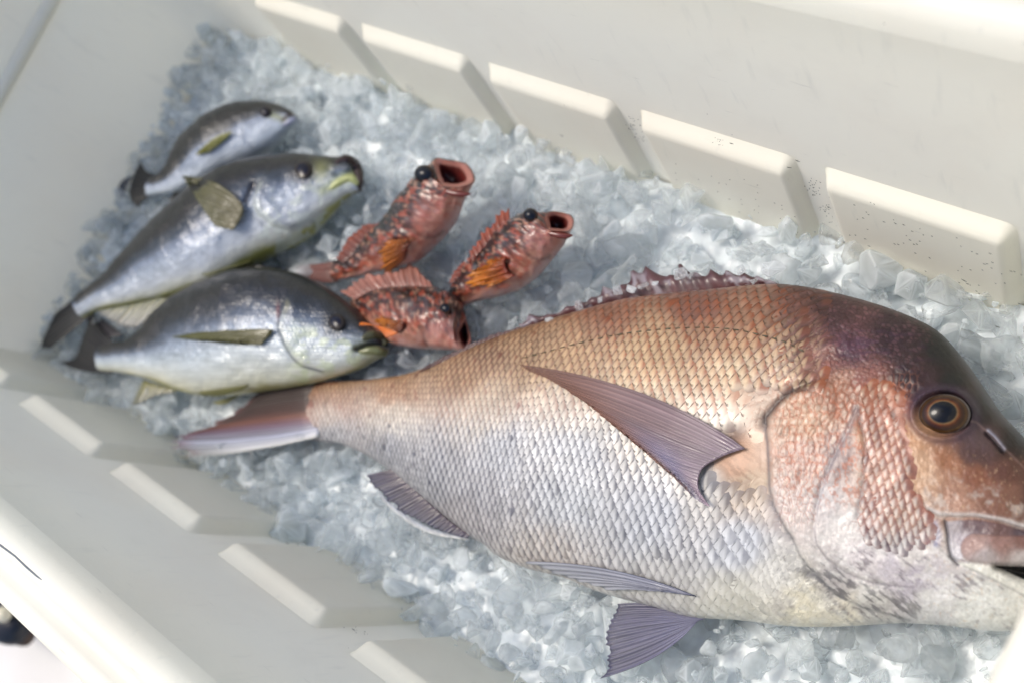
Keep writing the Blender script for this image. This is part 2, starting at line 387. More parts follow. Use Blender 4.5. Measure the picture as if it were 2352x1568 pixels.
def eye(name, b, c, rx, ry, rp, cols, root, rise=.0035, off=0.0, pupil=(0,0), nscale=1):
    """domed eye: rings from pupil to rim; cols = list of (radius fraction, sRGB)"""
    nr, na = 26, 56; P0 = on_body(b, [c], off)[0]
    fp = b.px.reshape(-1, 2); k = np.argmin(((fp - np.array(c)) ** 2).sum(1)); N = b.N.reshape(-1, 3)[k]; N = N * .4 + b.n * .6; N /= np.linalg.norm(N)
    X = on_plane([(c[0] + 10, c[1])], P0, N)[0] - P0; Y = on_plane([(c[0], c[1] + 10)], P0, N)[0] - P0; X /= 10; Y /= 10
    V = [P0 + N * rise]; rad = [0]; ang = [0]
    for i in range(1, nr + 1):
        t = i / nr
        for j in range(na):
            a = 2*math.pi*j/na; kx = rx * t; ky = ry * t
            h = rise * (math.cos(t * math.pi / 2) ** .8 if t < 1 else 0) - (.0006 if t == 1 else 0)
            V.append(P0 + X * (kx * math.cos(a) + pupil[0] * (1-t)) + Y * (ky * math.sin(a) + pupil[1] * (1-t)) + N * h); rad.append(t); ang.append(a)
    V = np.array(V); rad = np.array(rad); ang = np.array(ang)
    fr = [q[0] for q in cols]; cl = np.array([lin(q[1]) for q in cols])
    col = np.stack([np.interp(rad, fr, cl[:,k]) for k in range(3)], 1)
    nz = .75 + .5 * vnoise(ang * 7, rad * 3, 3); col = col * np.where(rad > rp, nz, 1)[:,None]
    Fs = [[0, 1 + (j+1) % na, 1 + j] for j in range(na)]
    for i in range(nr - 1):
        for j in range(na): Fs.append([1 + i*na + j, 1 + i*na + (j+1) % na, 1 + (i+1)*na + (j+1) % na, 1 + (i+1)*na + j])
    return mesh_obj(name, V, Fs, M_eye, root, col=col)
def lip(name, pts, r, b, off, c, root, m=None):
    P = on_body(b, spline(pts, 16), off); rr = np.interp(np.linspace(0, 1, 16), np.linspace(0, 1, len(r)), r)
    return bar(name, P, rr, m or M_mouth, root, col=np.tile(lin(c), (16*10, 1)))

# ------------------------------------------------------------------ the big bream
exec_big = True
OUT = []   # outlines of all fish, to keep the ice out of them
def wsum(px, S, sig):
    """soft interpolation of colour samples"""
    num = 0; den = 1e-9
    for (x, y, r, g, bb) in S:
        w = 1 / (((px[:,0]-x)**2 + (px[:,1]-y)**2) / sig**2 + .06) ** 2
        num = num + w[:,None] * lin((r, g, bb)); den = den + w
    return num / den[:,None]
BD = [(700,893),(745,876),(800,876),(870,870),(950,857),(1035,822),(1120,787),(1208,756),(1316,724),(1451,690),(1643,670),(1787,658),(1880,668),(1962,685),(2069,719),(2153,760),(2212,822),(2254,881),(2296,943),(2352,1004),(2420,1085),(2480,1165),(2502,1225)]
BV = [(690,1006),(740,1012),(787,1019),(847,1045),(899,1079),(985,1150),(1079,1225),(1123,1253),(1151,1277),(1219,1305),(1299,1325),(1379,1357),(1459,1380),(1519,1395),(1599,1416),(1695,1422),(1823,1437),(1919,1438),(1999,1434),(2079,1430),(2180,1436),(2260,1446),(2329,1446),(2400,1415),(2460,1340),(2495,1265),(2502,1232)]
bs = [(760,900,150,108,84),(740,960,185,172,160),(705,900,140,78,56),(700,930,150,90,64),(712,970,170,140,126),(760,1000,170,168,170),(900,890,168,122,88),(900,960,202,192,176),(900,1030,142,142,148),(1060,850,150,108,80),
(1100,800,128,84,66),(1200,790,150,112,80),(1400,720,158,114,88),(1600,700,140,98,82),(1500,800,190,160,122),(1700,780,172,132,100),(1700,850,205,186,158),(1850,740,122,84,74),(1650,760,160,120,92),(1300,800,176,140,104),
(1100,950,196,184,168),(1300,950,204,196,184),(1300,1050,190,192,196),(1500,950,210,198,176),(1150,1050,172,174,180),
(1100,1130,160,158,162),(1000,1080,150,150,155),(1300,1150,190,194,198),(1500,1200,192,196,202),(1700,1250,196,200,206),(1700,1380,208,206,194),(1500,1350,192,190,186),(1250,1280,196,186,176),(1060,1190,165,158,158),
(1850,1380,224,218,196),(1950,1415,222,216,198),(1780,1320,216,214,206),
(1750,880,198,178,160),(1690,1050,200,158,126),(1720,1120,196,176,150),(1650,970,206,196,180),(1620,1120,210,206,198),
(1850,960,204,170,140),(1850,1050,208,180,168),(1820,1150,220,208,202),(1930,880,174,128,100),(1900,830,140,88,76),(1990,870,150,96,84),
(1950,800,104,68,78),(2050,780,64,40,50),(2080,860,58,38,46),(2180,880,30,24,27),(2150,800,30,24,28),(2250,950,36,26,28),(2320,1010,48,32,31),(1900,720,84,54,56),(2100,900,66,42,50),
(2030,1000,208,166,128),(2030,1100,210,182,156),(2060,1200,208,192,172),(2100,1000,190,146,104),(2050,920,160,104,88),(2110,1080,196,160,126),(2000,940,172,134,112),
(2180,1060,166,116,80),(2250,1100,148,98,72),(2320,1080,110,72,60),(2200,1140,172,132,108),(2300,1150,140,100,82),(2250,1030,96,68,66),(2400,1150,90,60,54),(2250,1010,105,84,88),
(1940,1200,218,214,210),(1980,1280,214,208,208),(2050,1300,196,190,196),(2150,1380,208,208,208),(2250,1400,214,216,212),(1920,1330,184,180,178),(2000,1390,188,186,182),(2100,1330,184,178,186),(2000,1150,200,188,180),(2080,1280,214,210,206),
(1920,1050,170,152,148),(1890,1150,206,200,198),(2400,1380,214,214,206)]
gill = [(1900,850),(1862,876),(1820,895),(1786,923),(1758,957),(1757,975),(1763,1021),(1766,1075),(1767,1117),(1779,1165),(1804,1213),(1820,1235),(1838,1277),(1871,1318),(1919,1363),(1977,1392),(2047,1411),(2090,1424)]
preop = [(1966,935),(1951,982),(1926,1024),(1907,1066),(1887,1120),(1875,1165),(1870,1213),(1875,1248),(1900,1283),(1945,1315),(1993,1334),(2047,1344),(2100,1348)]
cheek = [(1970,940),(1976,970),(1984,1000),(1989,1035),(1984,1075),(1982,1120),(1972,1165),(1966,1188)]
suborb = [(2054,945),(2066,985),(2080,1015),(2090,1062)]
snoutl = [(2100,1110),(2111,1139),(2127,1171),(2159,1186),(2239,1187),(2303,1198),(2352,1214),(2440,1240),(2510,1250)]
maxil = [(2170,1196),(2176,1225),(2178,1250),(2183,1276),(2200,1296)]
uplipT = [(2217,1250),(2235,1238),(2287,1229),(2352,1226),(2440,1236),(2505,1245)]
mouthl = [(2225,1272),(2260,1287),(2300,1297),(2352,1300),(2500,1290)]
lowl = [(2183,1276),(2215,1300),(2270,1325),(2320,1350),(2360,1372),(2400,1400)]
nostr = [(2264,995),(2278,1008),(2290,1022),(2301,1036)]
latl = [(1845,806),(1800,784),(1750,770),(1690,757),(1620,752),(1550,754),(1480,760),(1400,772),(1300,795),(1200,822)]
upline = [(2195,965),(2240,975),(2280,1010),(2330,1060),(2390,1120)]
EYE = (2168, 951)
CHK = [(1985,900),(2025,870),(2075,905),(2068,940),(2078,985),(2088,1015),(2098,1060),(2100,1110),(2112,1150),(2130,1180),(2150,1200),(2145,1235),(2100,1260),(2050,1270),(2010,1250),(1980,1210),(1992,1150),(1995,1090),(1998,1035),(1990,980)]
OPC = [(1800,935),(1880,880),(1900,840),(1990,850),(1980,900),(1955,950),(1935,990),(1912,1030),(1895,1075),(1875,1120),(1860,1170),(1835,1200),(1800,1160),(1785,1110),(1782,1050),(1775,985)]
def cells(px):
    x, y = px.T; nap = sm(900, 850, y + (x-1900)*.12) ; sx = 15 - 5*nap + 0*x; sy = 19 - 9*nap
    xr = x + (y-900)*.18; w = (fbm(x/50, y/50, 7, 2)-.5)*14
    a = worley((xr + w)/15, (y + w)/20, 3); b = worley((xr + w + 9)/13, (y*1.0 - x*.25 + w)/8.5, 8)
    band = inside(px, preop[:8] + cheek[::-1])
    e = np.where(nap > .5, b[1]-b[0], a[1]-a[0]); idv = np.where(nap > .5, b[2], a[2])
    reg = sm(1765, 1800, x) * sm(2110, 2060, x - np.clip(900-y,0,300)*.5) * sm(1235, 1180, y)
    reg = reg * ~band * ~inside(px, CHK)
    reg = np.maximum(reg, sm(1690,1725,x)*sm(860,880,y)*sm(1010,985,y)*sm(1770,1750,x)*.8)
    reg = np.maximum(reg, sm(1780,1840,x)*sm(1240,1160,y)*sm(2130,2080,x)*(y<900))
    return e, idv, reg, nap
def big_disp(px):
    h = np.zeros(len(px)); x, y = px.T
    d1, s1, t1 = pdist(px, gill)
    # gill cover stands over the shoulder behind it
    inl = np.where(s1 < 0, 1, -1)
    fade = sm(1.0, .6, t1) * sm(0, .05, t1)
    h += fade * (1.9 * sm(-16, 5, d1 * inl) * sm(120, 20, d1) - 1.1 * np.exp(-(d1/9)**2))
    h -= 1.6 * np.exp(-(pdist(px, gill[1:6])[0] / 10)**2)
    d2, s2, t2 = pdist(px, preop); inl = np.where(s2 < 0, 1, -1)
    h += .7 * sm(-6, 6, d2 * inl) * sm(70, 10, d2) * sm(1, .85, t2) - .8 * np.exp(-(d2/5)**2) * sm(1, .85, t2)
    d3, s3, t3 = pdist(px, cheek); h += .5 * sm(-8, 6, d3 * np.where(s3 < 0, 1, -1)) * sm(60, 8, d3) - .9 * np.exp(-(d3/6)**2)
    h -= .5 * np.exp(-(pdist(px, suborb)[0] / 3)**2)
    d4, s4, t4 = pdist(px, snoutl); h += 1.8 * sm(-4, 7, d4 * np.where(s4 < 0, 1, -1)) * sm(110, 10, d4) * sm(0, .2, t4) - .9 * np.exp(-(d4/5)**2) * sm(0, .15, t4)
    d5, s5, _ = pdist(px, maxil); h += -1.4 * np.exp(-(d5/4.5)**2)
    # upper lip roll
    dl = pdist(px, [(2240,1258),(2290,1262),(2352,1263),(2500,1266)])[0]; h += 3.2 * np.sqrt(np.clip(1 - (dl / 33)**2, 0, 1))
    dm, _, tm = pdist(px, [(2285,1300),(2330,1312),(2360,1318),(2500,1300)]); h -= 7 * np.exp(-(dm/ (3 + 14*np.clip((x-2270)/90,0,1)))**2)
    d6, s6, t6 = pdist(px, lowl); h += -.7 * np.exp(-(d6/4)**2)
    dj = pdist(px, [(2215,1290),(2290,1325),(2360,1352),(2420,1370)])[0]; h += 1.6 * np.exp(-(dj/22)**2)
    e = np.hypot((x-EYE[0])/70, (y-EYE[1])/56); h += 1.6 * np.exp(-((e-1.02)/.13)**2) - 2.2 * sm(1.0, .75, e) + 1.5 * np.exp(-(e/1.6)**2)
    h -= 1.8 * np.exp(-(pdist(px, nostr)[0] / 4)**2); h += .7 * np.exp(-(pdist(px, np.array(nostr) + [8, -6])[0] / 5)**2)
    h -= .9 * np.exp(-(pdist(px, upline)[0] / 10)**2)
    h += .9 * np.exp(-(((x-1690)/60)**2 + ((y-1070)/52)**2)) * 1.5      # fleshy pectoral base
    h -= 2.0 * np.exp(-(((x-1682)/24)**2 + ((y-998)/22)**2))           # hollow above the fin base
    h += .9 * np.exp(-(((x-1908)/26)**2 + ((y-790)/14)**2))            # raised patch behind the nape
    h -= 3 * np.exp(-(pdist(px, [(2079,1424),(2140,1440),(2200,1455)])[0] / 6)**2)
    ce, ci_, cr, cn = cells(px); h += cr * (sm(0, .35, ce) - .6) * (.34 - .12*cn)
    head = sm(1740, 1800, x)
    h += head * (fbm(x/28, y/28, 4, 3) - .5) * 1.3 + (fbm(x/120, y/120, 9, 2) - .5) * 2.0
    h += head * (fbm(x/7, y/7, 14, 3) - .5) * .5
    h += sm(1300, 1400, y) * (fbm(x/60, y/20, 6, 3) - .5) * 1.4
    return h
def big_col(px):
    x, y = px.T; c = wsum(px + (np.stack([fbm(x/40,y/40,1),fbm(x/40,y/40,2)],1)-.5)*40, bs, 70)
    lum = lambda k: k[:,None]
    # mottling
    n1 = fbm(x/16, y/16, 21, 4); n2 = fbm(x/60, y/45, 31, 4); head = sm(1740, 1820, x)
    rot = x*.80 + y*.6; rot2 = -x*.6 + y*.8
    streak = fbm(rot/26, rot2/7, 41, 4)
    low = head * sm(1180, 1260, y)
    # brown-violet smudges over the white of the lower head
    m = low * sm(.53, .66, n2 * .5 + streak * .5) * sm(1600, 1850, x)
    c = c * (1 - .6 * lum(m)) + lin((112, 100, 112)) * .6 * lum(m)
    wh = low * sm(.5, .62, fbm(x/22, y/15, 51, 4)); c = c * (1 - .35 * lum(wh)) + lin((228,228,222)) * .35 * lum(wh)
    # grey streaks on the throat
    thr = np.exp(-(pdist(px, [(1860,1310),(1960,1360),(2080,1400)])[0] / 46)**2) * sm(.44, .58, streak)
    c = c * (1 - .7 * lum(thr)) + lin((118, 118, 120)) * .7 * lum(thr)
    # orange net and flecks on the gill cover
    ork = head * sm(1190, 1120, y) * sm(880, 900, y) * sm(2110, 2040, x); net = 1 - np.abs(fbm(x/13, y/17, 61, 3) - .5) * 2
    m = ork * sm(.78, .95, net); c = c * (1 - .6 * lum(m)) + lin((196,118,72)) * .6 * lum(m)
    pb = np.exp(-(((x-1700)/66)**2 + ((y-1085)/60)**2)); m = pb * sm(.45, .65, streak); c = c*(1-.6*lum(m)) + lin((180,144,116))*.45*lum(m)
    ce, ci_, cr, cn = cells(px); ln = cr * (1 - sm(.02, .22, ce)); 
    m = ln * (1-cn) * .55; c = c*(1-lum(m)) + lin((168,104,66))*lum(m)
    m = ln * cn * .5; c = c*(1-lum(m)) + lin((52,34,38))*lum(m)
    m = cr * sm(.3,.6,ce) * (1-cn) * (.25 + .5*ci_) * sm(2090,2020,x); c = c*(1-lum(m)) + lin((206,188,170))*lum(m)
    m = cr * cn * (ci_ > .6) * .12 * sm(.2,.4,ce); c = c*(1-lum(m)) + lin((168,120,128))*lum(m)
    c = c * (1 + lum(cr * (ci_-.5) * .28))
    # dark purple nape streaks
    nape = np.exp(-(((x-2010)/110)**2 + ((y-800)/55)**2)) * sm(.5, .7, fbm(x/45, y/8, 71, 4)); c = c * (1-.5*lum(nape)) + lin((100,66,100))*.4*lum(nape)
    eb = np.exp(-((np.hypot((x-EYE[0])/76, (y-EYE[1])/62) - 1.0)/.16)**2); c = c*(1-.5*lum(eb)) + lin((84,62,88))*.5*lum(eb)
    # snout whitish bloom & pores
    sn = sm(2080, 2130, x) * np.exp(-((y-1150)/50)**2) * sm(.5, .66, n1*.5+n2*.5); c = c*(1-.55*lum(sn)) + lin((205,198,190))*.55*lum(sn)
    po = sm(2090, 2140, x) * sm(1020, 1060, y) * sm(.72, .85, fbm(x/5, y/5, 81, 2)); c = c*(1-.4*lum(po)) + lin((205,175,140))*.4*lum(po)
    # white edge of the snout fold, lip, mouth
    d4, s4, t4 = pdist(px, snoutl); m = np.exp(-((d4*np.where(s4<0,1,-1) - 6)/5)**2) * sm(.15,.3,t4); c = c*(1-.7*lum(m)) + lin((214,212,212))*.7*lum(m)
    mx = inside(px, [(2172,1196),(2240,1192),(2303,1202),(2352,1218),(2520,1255),(2520,1240),(2287,1230),(2235,1240),(2215,1252),(2220,1275),(2195,1290),(2180,1270)])
    mc = wsum(px, [(2185,1210,170,165,170),(2230,1205,112,92,100),(2300,1212,120,92,92),(2190,1260,200,198,202),(2210,1240,176,170,178),(2352,1225,95,78,90)], 25)
    m = mx.astype(float) * (.75 + .3*n1); c = c*(1-lum(np.clip(m,0,1))) + mc*lum(np.clip(m,0,1))
    dl = pdist(px, [(2240,1258),(2290,1262),(2352,1263),(2500,1266)])[0]; m = sm(36, 31, dl)
    lc = wsum(px, [(2240,1245,176,148,140),(2300,1240,158,124,116),(2352,1240,140,104,96),(2260,1280,178,168,168),(2352,1285,186,178,176)], 30)
    c = c*(1-lum(m)) + lc*lum(m)
    jw = inside(px, [(2195,1290),(2240,1294),(2287,1302),(2320,1316),(2370,1345),(2520,1360),(2450,1420),(2400,1402),(2360,1372),(2320,1350),(2270,1325),(2215,1302)])
    c = np.where(jw[:,None], lin((216,216,208)), c)
    mo = inside(px, [(2280,1298),(2352,1299),(2520,1285),(2520,1340),(2352,1330),(2310,1310)]); c = np.where(mo[:,None], lin((38,30,32)), c)
    # crease colours
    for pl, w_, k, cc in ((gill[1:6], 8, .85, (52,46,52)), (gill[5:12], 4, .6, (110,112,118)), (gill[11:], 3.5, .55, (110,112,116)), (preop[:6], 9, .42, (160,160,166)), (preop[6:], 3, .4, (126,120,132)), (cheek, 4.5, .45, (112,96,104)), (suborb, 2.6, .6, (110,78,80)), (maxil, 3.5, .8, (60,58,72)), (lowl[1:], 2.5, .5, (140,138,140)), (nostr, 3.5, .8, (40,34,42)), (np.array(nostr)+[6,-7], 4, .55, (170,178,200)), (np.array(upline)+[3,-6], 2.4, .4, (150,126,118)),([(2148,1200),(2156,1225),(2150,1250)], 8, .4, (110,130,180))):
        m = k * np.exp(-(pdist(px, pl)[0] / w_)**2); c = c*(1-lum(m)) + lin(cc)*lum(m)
    m = .75*np.exp(-(((x-1682)/24)**2 + ((y-998)/20)**2)); c = c*(1-lum(m)) + lin((120,70,40))*lum(m)
    c = c * (1 + .22 * lum((fbm(x/4.5, y/4.5, 91, 3) - .5) * 2 * (.35 + .65*head)))
    g_ = (c @ np.array([.3,.55,.15]))[:,None]; c = c * .82 + g_ * np.array([1.0,.99,.99]) * .18
    return np.clip(c, .008, .92)
An = np.array([-.02, -.13, 1.]); An /= np.linalg.norm(An)
Aa = at_z([(1500, 1050)], .022)[0]
big = thing('red_sea_bream', 'large coppery pink bream with golden brown eye, lying across the ice, nose past right edge', 'fish', tuple(Aa))
def Tbig(s, w):
    t = .0375 * np.interp(s, [0,.06,.15,.3,.5,.68,.8,.9,.97,1], [.09,.17,.34,.66,.92,1,.97,.84,.55,.28]); return np.minimum(t, w * .95 + .001)
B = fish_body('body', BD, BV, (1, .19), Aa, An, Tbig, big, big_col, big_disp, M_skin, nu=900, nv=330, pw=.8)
OUT.append(B.out)
# ---- scales
nu_, nv_ = B.P.shape[:2]
def bil(G, u, v):
    u = np.clip(u, 0, nu_ - 1.001); v = np.clip(v, 0, nv_ - 1.001); i = u.astype(int); j = v.astype(int); fu = (u-i)[...,None]; fv = (v-j)[...,None]
    return (G[i,j]*(1-fu)+G[i+1,j]*fu)*(1-fv) + (G[i,j+1]*(1-fu)+G[i+1,j+1]*fu)*fv
midrow = np.linalg.norm(B.px[:, nv_//2] , axis=1) * 0
cum_v = np.concatenate([np.zeros((nu_,1)), np.cumsum(np.linalg.norm(np.diff(B.P, axis=1), axis=2), 1)], 1)      # metres from the dorsal edge
cum_u = np.r_[0, np.cumsum(np.linalg.norm(np.diff(B.P[:, nv_//2], axis=0), axis=1))]
SC = []
def size_at(k):   # scale length (m) along the body at station index
    x = B.px[k, nv_//2, 0]
    return np.interp(x, [700, 850, 1100, 1400, 1700, 1800], [.0020, .0022, .0026, .0030, .0031, .0022])
stations = [4.]
while stations[-1] < nu_ - 3:
    k = stations[-1]; L = size_at(int(k)); step = np.interp(cum_u[int(k)] + L, cum_u, np.arange(nu_)); stations.append(max(step, k + .5))
for ci, k in enumerate(stations):
    L = size_at(int(k)); hh = L * np.interp(B.px[int(k), nv_//2, 0], [700, 1100, 1700, 1800], [3.1, 3.4, 3.3, 3.5]); cv = cum_v[int(k)]; tot = cv[-1]; nrow = int(tot / 2 / hh) + 2
    for r in range(-nrow, nrow + 1):
        yv = tot * .47 + (r + .5 * (ci % 2)) * hh
        if yv < .0012 or yv > tot - .0015: continue
        vj = np.interp(yv, cv, np.arange(nv_)); SC.append((k, vj, L, hh, ci, r))
SC = np.array(SC); cpx = bil(B.px, SC[:,0], SC[:,1])
# regions with scales: flank up to the gill slit, nape, cheek, gill cover
x, y = cpx.T
dg, sg, tg = pdist(cpx, gill); infront = (sg < 0)
flank = (x > 702) & (~((x > 1757) & (y > 890))) & (x < 1900)
flank &= ~((x > 1700) & (y > 890) & (dg < 14))
flank &= ~((np.hypot((x-1695)/62, (y-1050)/68) < 1))
chk = inside(cpx, [(1985,900),(2025,870),(2075,905),(2068,940),(2078,985),(2088,1015),(2098,1060),(2100,1110),(2112,1150),(2130,1180),(2150,1200),(2145,1235),(2100,1260),(2050,1270),(2010,1250),(1980,1210),(1992,1150),(1995,1090),(1998,1035),(1990,980)])
opc = inside(cpx, [(1800,935),(1880,880),(1900,840),(1990,850),(1980,900),(1955,950),(1935,990),(1912,1030),(1895,1075),(1875,1120),(1860,1170),(1835,1200),(1800,1160),(1785,1110),(1782,1050),(1775,985)])
nape_ = (x >= 1860) & (x < 2120) & (y < 870) & (y > 700) & ~opc & ~chk
thr_ = (y > 1130) & (sg > 0) & (dg > 10) & (x < 1980) & (x > 1700)
keep = thr_ | (flank & (rng.random(len(x)) > .006) & (x > 716 + 12*np.sin(y/9.))) | chk
SC = SC[keep]; cpx = cpx[keep]; chk = chk[keep]; opc = opc[keep]; nape_ = nape_[keep]
# the small template: a -> towards the tail, b across
ta = np.array([-.45, -.1, .25, .55, .8, .98]); nb_ = 7
SV = []; SF = []; SCc = []; per = []
uv_a = np.gradient(cum_u)
nS = len(SC)
aa, bb = np.meshgrid(ta, np.linspace(-1, 1, nb_), indexing='ij')
wid = np.interp(ta, [-.45, .1, .5, .8, .98], [.42, .60, .52, .30, .05])[:,None] * np.ones((1, nb_))
off_b = bb * wid; off_a = aa - .10 * (bb**2) * np.clip(aa, 0, 1)
sk = SC[:,0][:,None,None]; sv = SC[:,1][:,None,None]; sL = SC[:,2][:,None,None]; sH = SC[:,3][:,None,None]
shr = np.where(chk | opc, .86, 1.)[:,None,None]
# slight skew: upper-back scales lean along the body
du_per_m = 1 / np.interp(SC[:,0], np.arange(nu_), uv_a)[:,None,None]
dvm = np.gradient(cum_v, axis=1); dv_per_m = 1 / np.maximum(dvm[np.clip(SC[:,0].astype(int),0,nu_-1), np.clip(SC[:,1].astype(int),0,nv_-1)], 1e-5)[:,None,None]
up_ = sm(930, 760, cpx[:,1] - (1500 - cpx[:,0]) * .1)[:,None,None]
rj = rng.uniform(-.06, .06, (nS, 1, 1))
U = sk - (off_a[None] + rj) * sL * 2.15 * du_per_m * shr
Vv = sv + (off_b[None] * sH * 1.0 * shr + off_a[None] * sL * 2 * (.42 * up_ + .05) * 1.0) * dv_per_m
Pp = bil(B.P, U, Vv); Nn = bil(B.N, U, Vv)
lift = (.00006 + (aa[None] + .45) * .00046 * (sL / .0031)) + (1 - bb[None]**2) * np.where(chk | opc, .00002, .00009)[:,None,None] * np.clip(1 - aa[None], 0, 1) * (sL / .0031)
lift = lift * np.where(chk | opc, .8, 1)[:,None,None] * np.where(nape_, .45, 1)[:,None,None] * rng.uniform(.8, 1.2, (nS,1,1))
belly = sm(1180, 1330, cpx[:,1])[:,None,None]; lift = lift * (1 - .55 * belly)
bd_ = np.where(cpx[:,1] > 1130, sm(1990, 1560, cpx[:,0]) * .85, sm(1762, 1650, cpx[:,0])); bd_ = np.where(cpx[:,1] < 890, 1, bd_); bd_ = np.where(chk | opc, 1, bd_) * sm(1, 1.35, np.hypot((cpx[:,0]-1695)/62, (cpx[:,1]-1050)/68)) ; bd_ = np.where(nape_, .5, bd_)[:,None,None]
lift = lift * (.15 + .85 * bd_)
Pp = Pp + Nn * lift[...,None]
pxs = proj(Pp).reshape(-1, 2); base = big_col(pxs).reshape(nS, len(ta), nb_, 3)
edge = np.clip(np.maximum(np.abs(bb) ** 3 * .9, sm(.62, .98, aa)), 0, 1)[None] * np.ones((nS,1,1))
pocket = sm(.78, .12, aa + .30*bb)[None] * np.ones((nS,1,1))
X, Y = cpx[:,0][:,None,None], cpx[:,1][:,None,None]
bf = sm(1000, 860, Y - (1500 - X) * .0 - 20 * 0)        # back zone
def blend(c, c2, m): return c * (1 - m[...,None]) + lin(c2) * m[...,None]
c = base.copy()
cen = np.clip(1 - edge - pocket, 0, 1)
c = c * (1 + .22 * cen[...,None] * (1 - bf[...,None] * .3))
lower = (1 - bf)
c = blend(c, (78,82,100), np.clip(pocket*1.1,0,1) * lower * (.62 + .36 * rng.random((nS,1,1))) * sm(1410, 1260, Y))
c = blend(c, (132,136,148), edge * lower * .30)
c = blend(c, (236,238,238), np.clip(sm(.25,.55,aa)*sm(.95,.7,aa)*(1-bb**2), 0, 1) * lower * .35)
org = (bf * sm(1250, 1500, X) * sm(1850, 1780, X) + .35 * bf) * (Y < 960); orm = rng.random((nS,1,1))
c = blend(c, (158,88,44), np.clip(1.2 * pocket * sm(-.4, .7, -bb[None] + .6*orm) * org, 0, 1) * .85)
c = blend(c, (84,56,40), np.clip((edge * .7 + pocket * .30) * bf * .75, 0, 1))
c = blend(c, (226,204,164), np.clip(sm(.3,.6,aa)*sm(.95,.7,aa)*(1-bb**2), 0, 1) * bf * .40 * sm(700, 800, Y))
c = blend(c, (186,120,80), pocket * (1-bf) * sm(1000, 900, Y) * .6)
ck = (chk | opc)[:,None,None] * 1.
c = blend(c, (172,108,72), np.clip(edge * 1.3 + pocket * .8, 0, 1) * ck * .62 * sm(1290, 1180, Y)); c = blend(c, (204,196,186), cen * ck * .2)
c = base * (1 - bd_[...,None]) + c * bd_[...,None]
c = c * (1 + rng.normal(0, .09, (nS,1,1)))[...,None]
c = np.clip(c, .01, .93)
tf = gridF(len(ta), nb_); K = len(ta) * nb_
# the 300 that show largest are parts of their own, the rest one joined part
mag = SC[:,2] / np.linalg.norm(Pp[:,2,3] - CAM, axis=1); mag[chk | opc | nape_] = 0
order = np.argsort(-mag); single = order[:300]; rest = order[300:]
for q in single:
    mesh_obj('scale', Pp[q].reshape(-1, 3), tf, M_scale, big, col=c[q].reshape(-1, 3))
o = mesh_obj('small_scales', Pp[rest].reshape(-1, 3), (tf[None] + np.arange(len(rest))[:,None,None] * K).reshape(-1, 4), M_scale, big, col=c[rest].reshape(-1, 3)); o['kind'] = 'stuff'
# lateral line: a row of small dark tubes
lp = spline(latl, 60); LV = []; LF = []; LC = []
for i in range(59):
    if i % 2: continue
    a, b_ = on_body(B, [lp[i], lp[i+1]], .0009); t = b_ - a; s_ = np.cross(t, B.n); s_ /= np.linalg.norm(s_); s_ = s_ * random.uniform(.0003, .0006); k0 = len(LV)
    LV += [a - s_, a + B.n*.0006, a + s_, b_ - s_*.5, b_ + B.n*.0009, b_ + s_*.5]; LF += [[k0,k0+1,k0+4,k0+3],[k0+1,k0+2,k0+5,k0+4]]; LC += [lin((104,96,76)) * random.uniform(.7, 1.3)] * 6
o = mesh_obj('lateral_line', np.array(LV), LF, M_skin, big, col=np.array(LC)); o['kind'] = 'stuff'
# ---- eye
eye('eye', B, EYE, 61, 48, .52, [(0,(8,14,26)),(.50,(10,18,32)),(.53,(14,20,34)),(.55,(176,150,110)),(.58,(120,70,30)),(.66,(78,42,20)),(.78,(54,34,24)),(.86,(92,66,26)),(.92,(60,50,46)),(.96,(120,110,108)),(1,(34,28,32))], big, rise=.0048, off=.0008, pupil=(-4,-5))
# ---- fins of the bream
def pl(z): return lambda p: at_z(p, z)
def onB(off): return lambda p: on_body(B, p, off)
def pec_place(p):
    q = on_body(B, p, .0015); t = np.clip((1700 - p[:,0]) / 500, 0, 1); r = ray(p); r /= np.linalg.norm(r, axis=1)[:,None]
    return q - r * (.0008 + .004 * np.sin(np.pi * t) )[:,None]
pc = fincol((150,136,146), (150,118,102), (112,94,100), 1, .92, None, 3)
def pcf(u, v, ph):
    c, a = pc(u, v, ph); t = sm(.55, 1, v)[...,None]; c = c * (1-t*.5) + lin((140,96,76)) * t*.5
    bl = np.exp(-((v-.45)/.25)**2)[...,None] * sm(.2,.6,u)[...,None]; c = c*(1-.6*bl) + lin((128,130,164))*.6*bl  # bluish sheen painted into the fin colour
    return c * (1 + .5*sm(.62,.95,u))[...,None], a * (1 - .55 * sm(.7,1,v) * sm(.4, 0, u)) * (1 - .62*sm(.62,.92,u)*sm(.05,.3,v)) 
fin('pectoral_fin', [(1712,1030),(1690,1036),(1650,1052),(1612,1078),(1605,1120),(1632,1163)], [(1188,836),(1196,843),(1262,872),(1352,930),(1440,1002),(1580,1118)], big, pec_place, 26, pcf,
    mid=[(1476,903),(1472,915),(1470,945),(1490,990),(1520,1045),(1596,1142)], rip=.0005, rag=.01, thick=.0004, nv=44, seed=3)
def tail_place(p):
    z = np.interp(p[:,0], [390, 560, 700, 735], [.0115, .0118, .0120, .0112]); r = ray(p); t = (z - CAM[2]) / r[:,2]; return CAM + r * t[:,None]
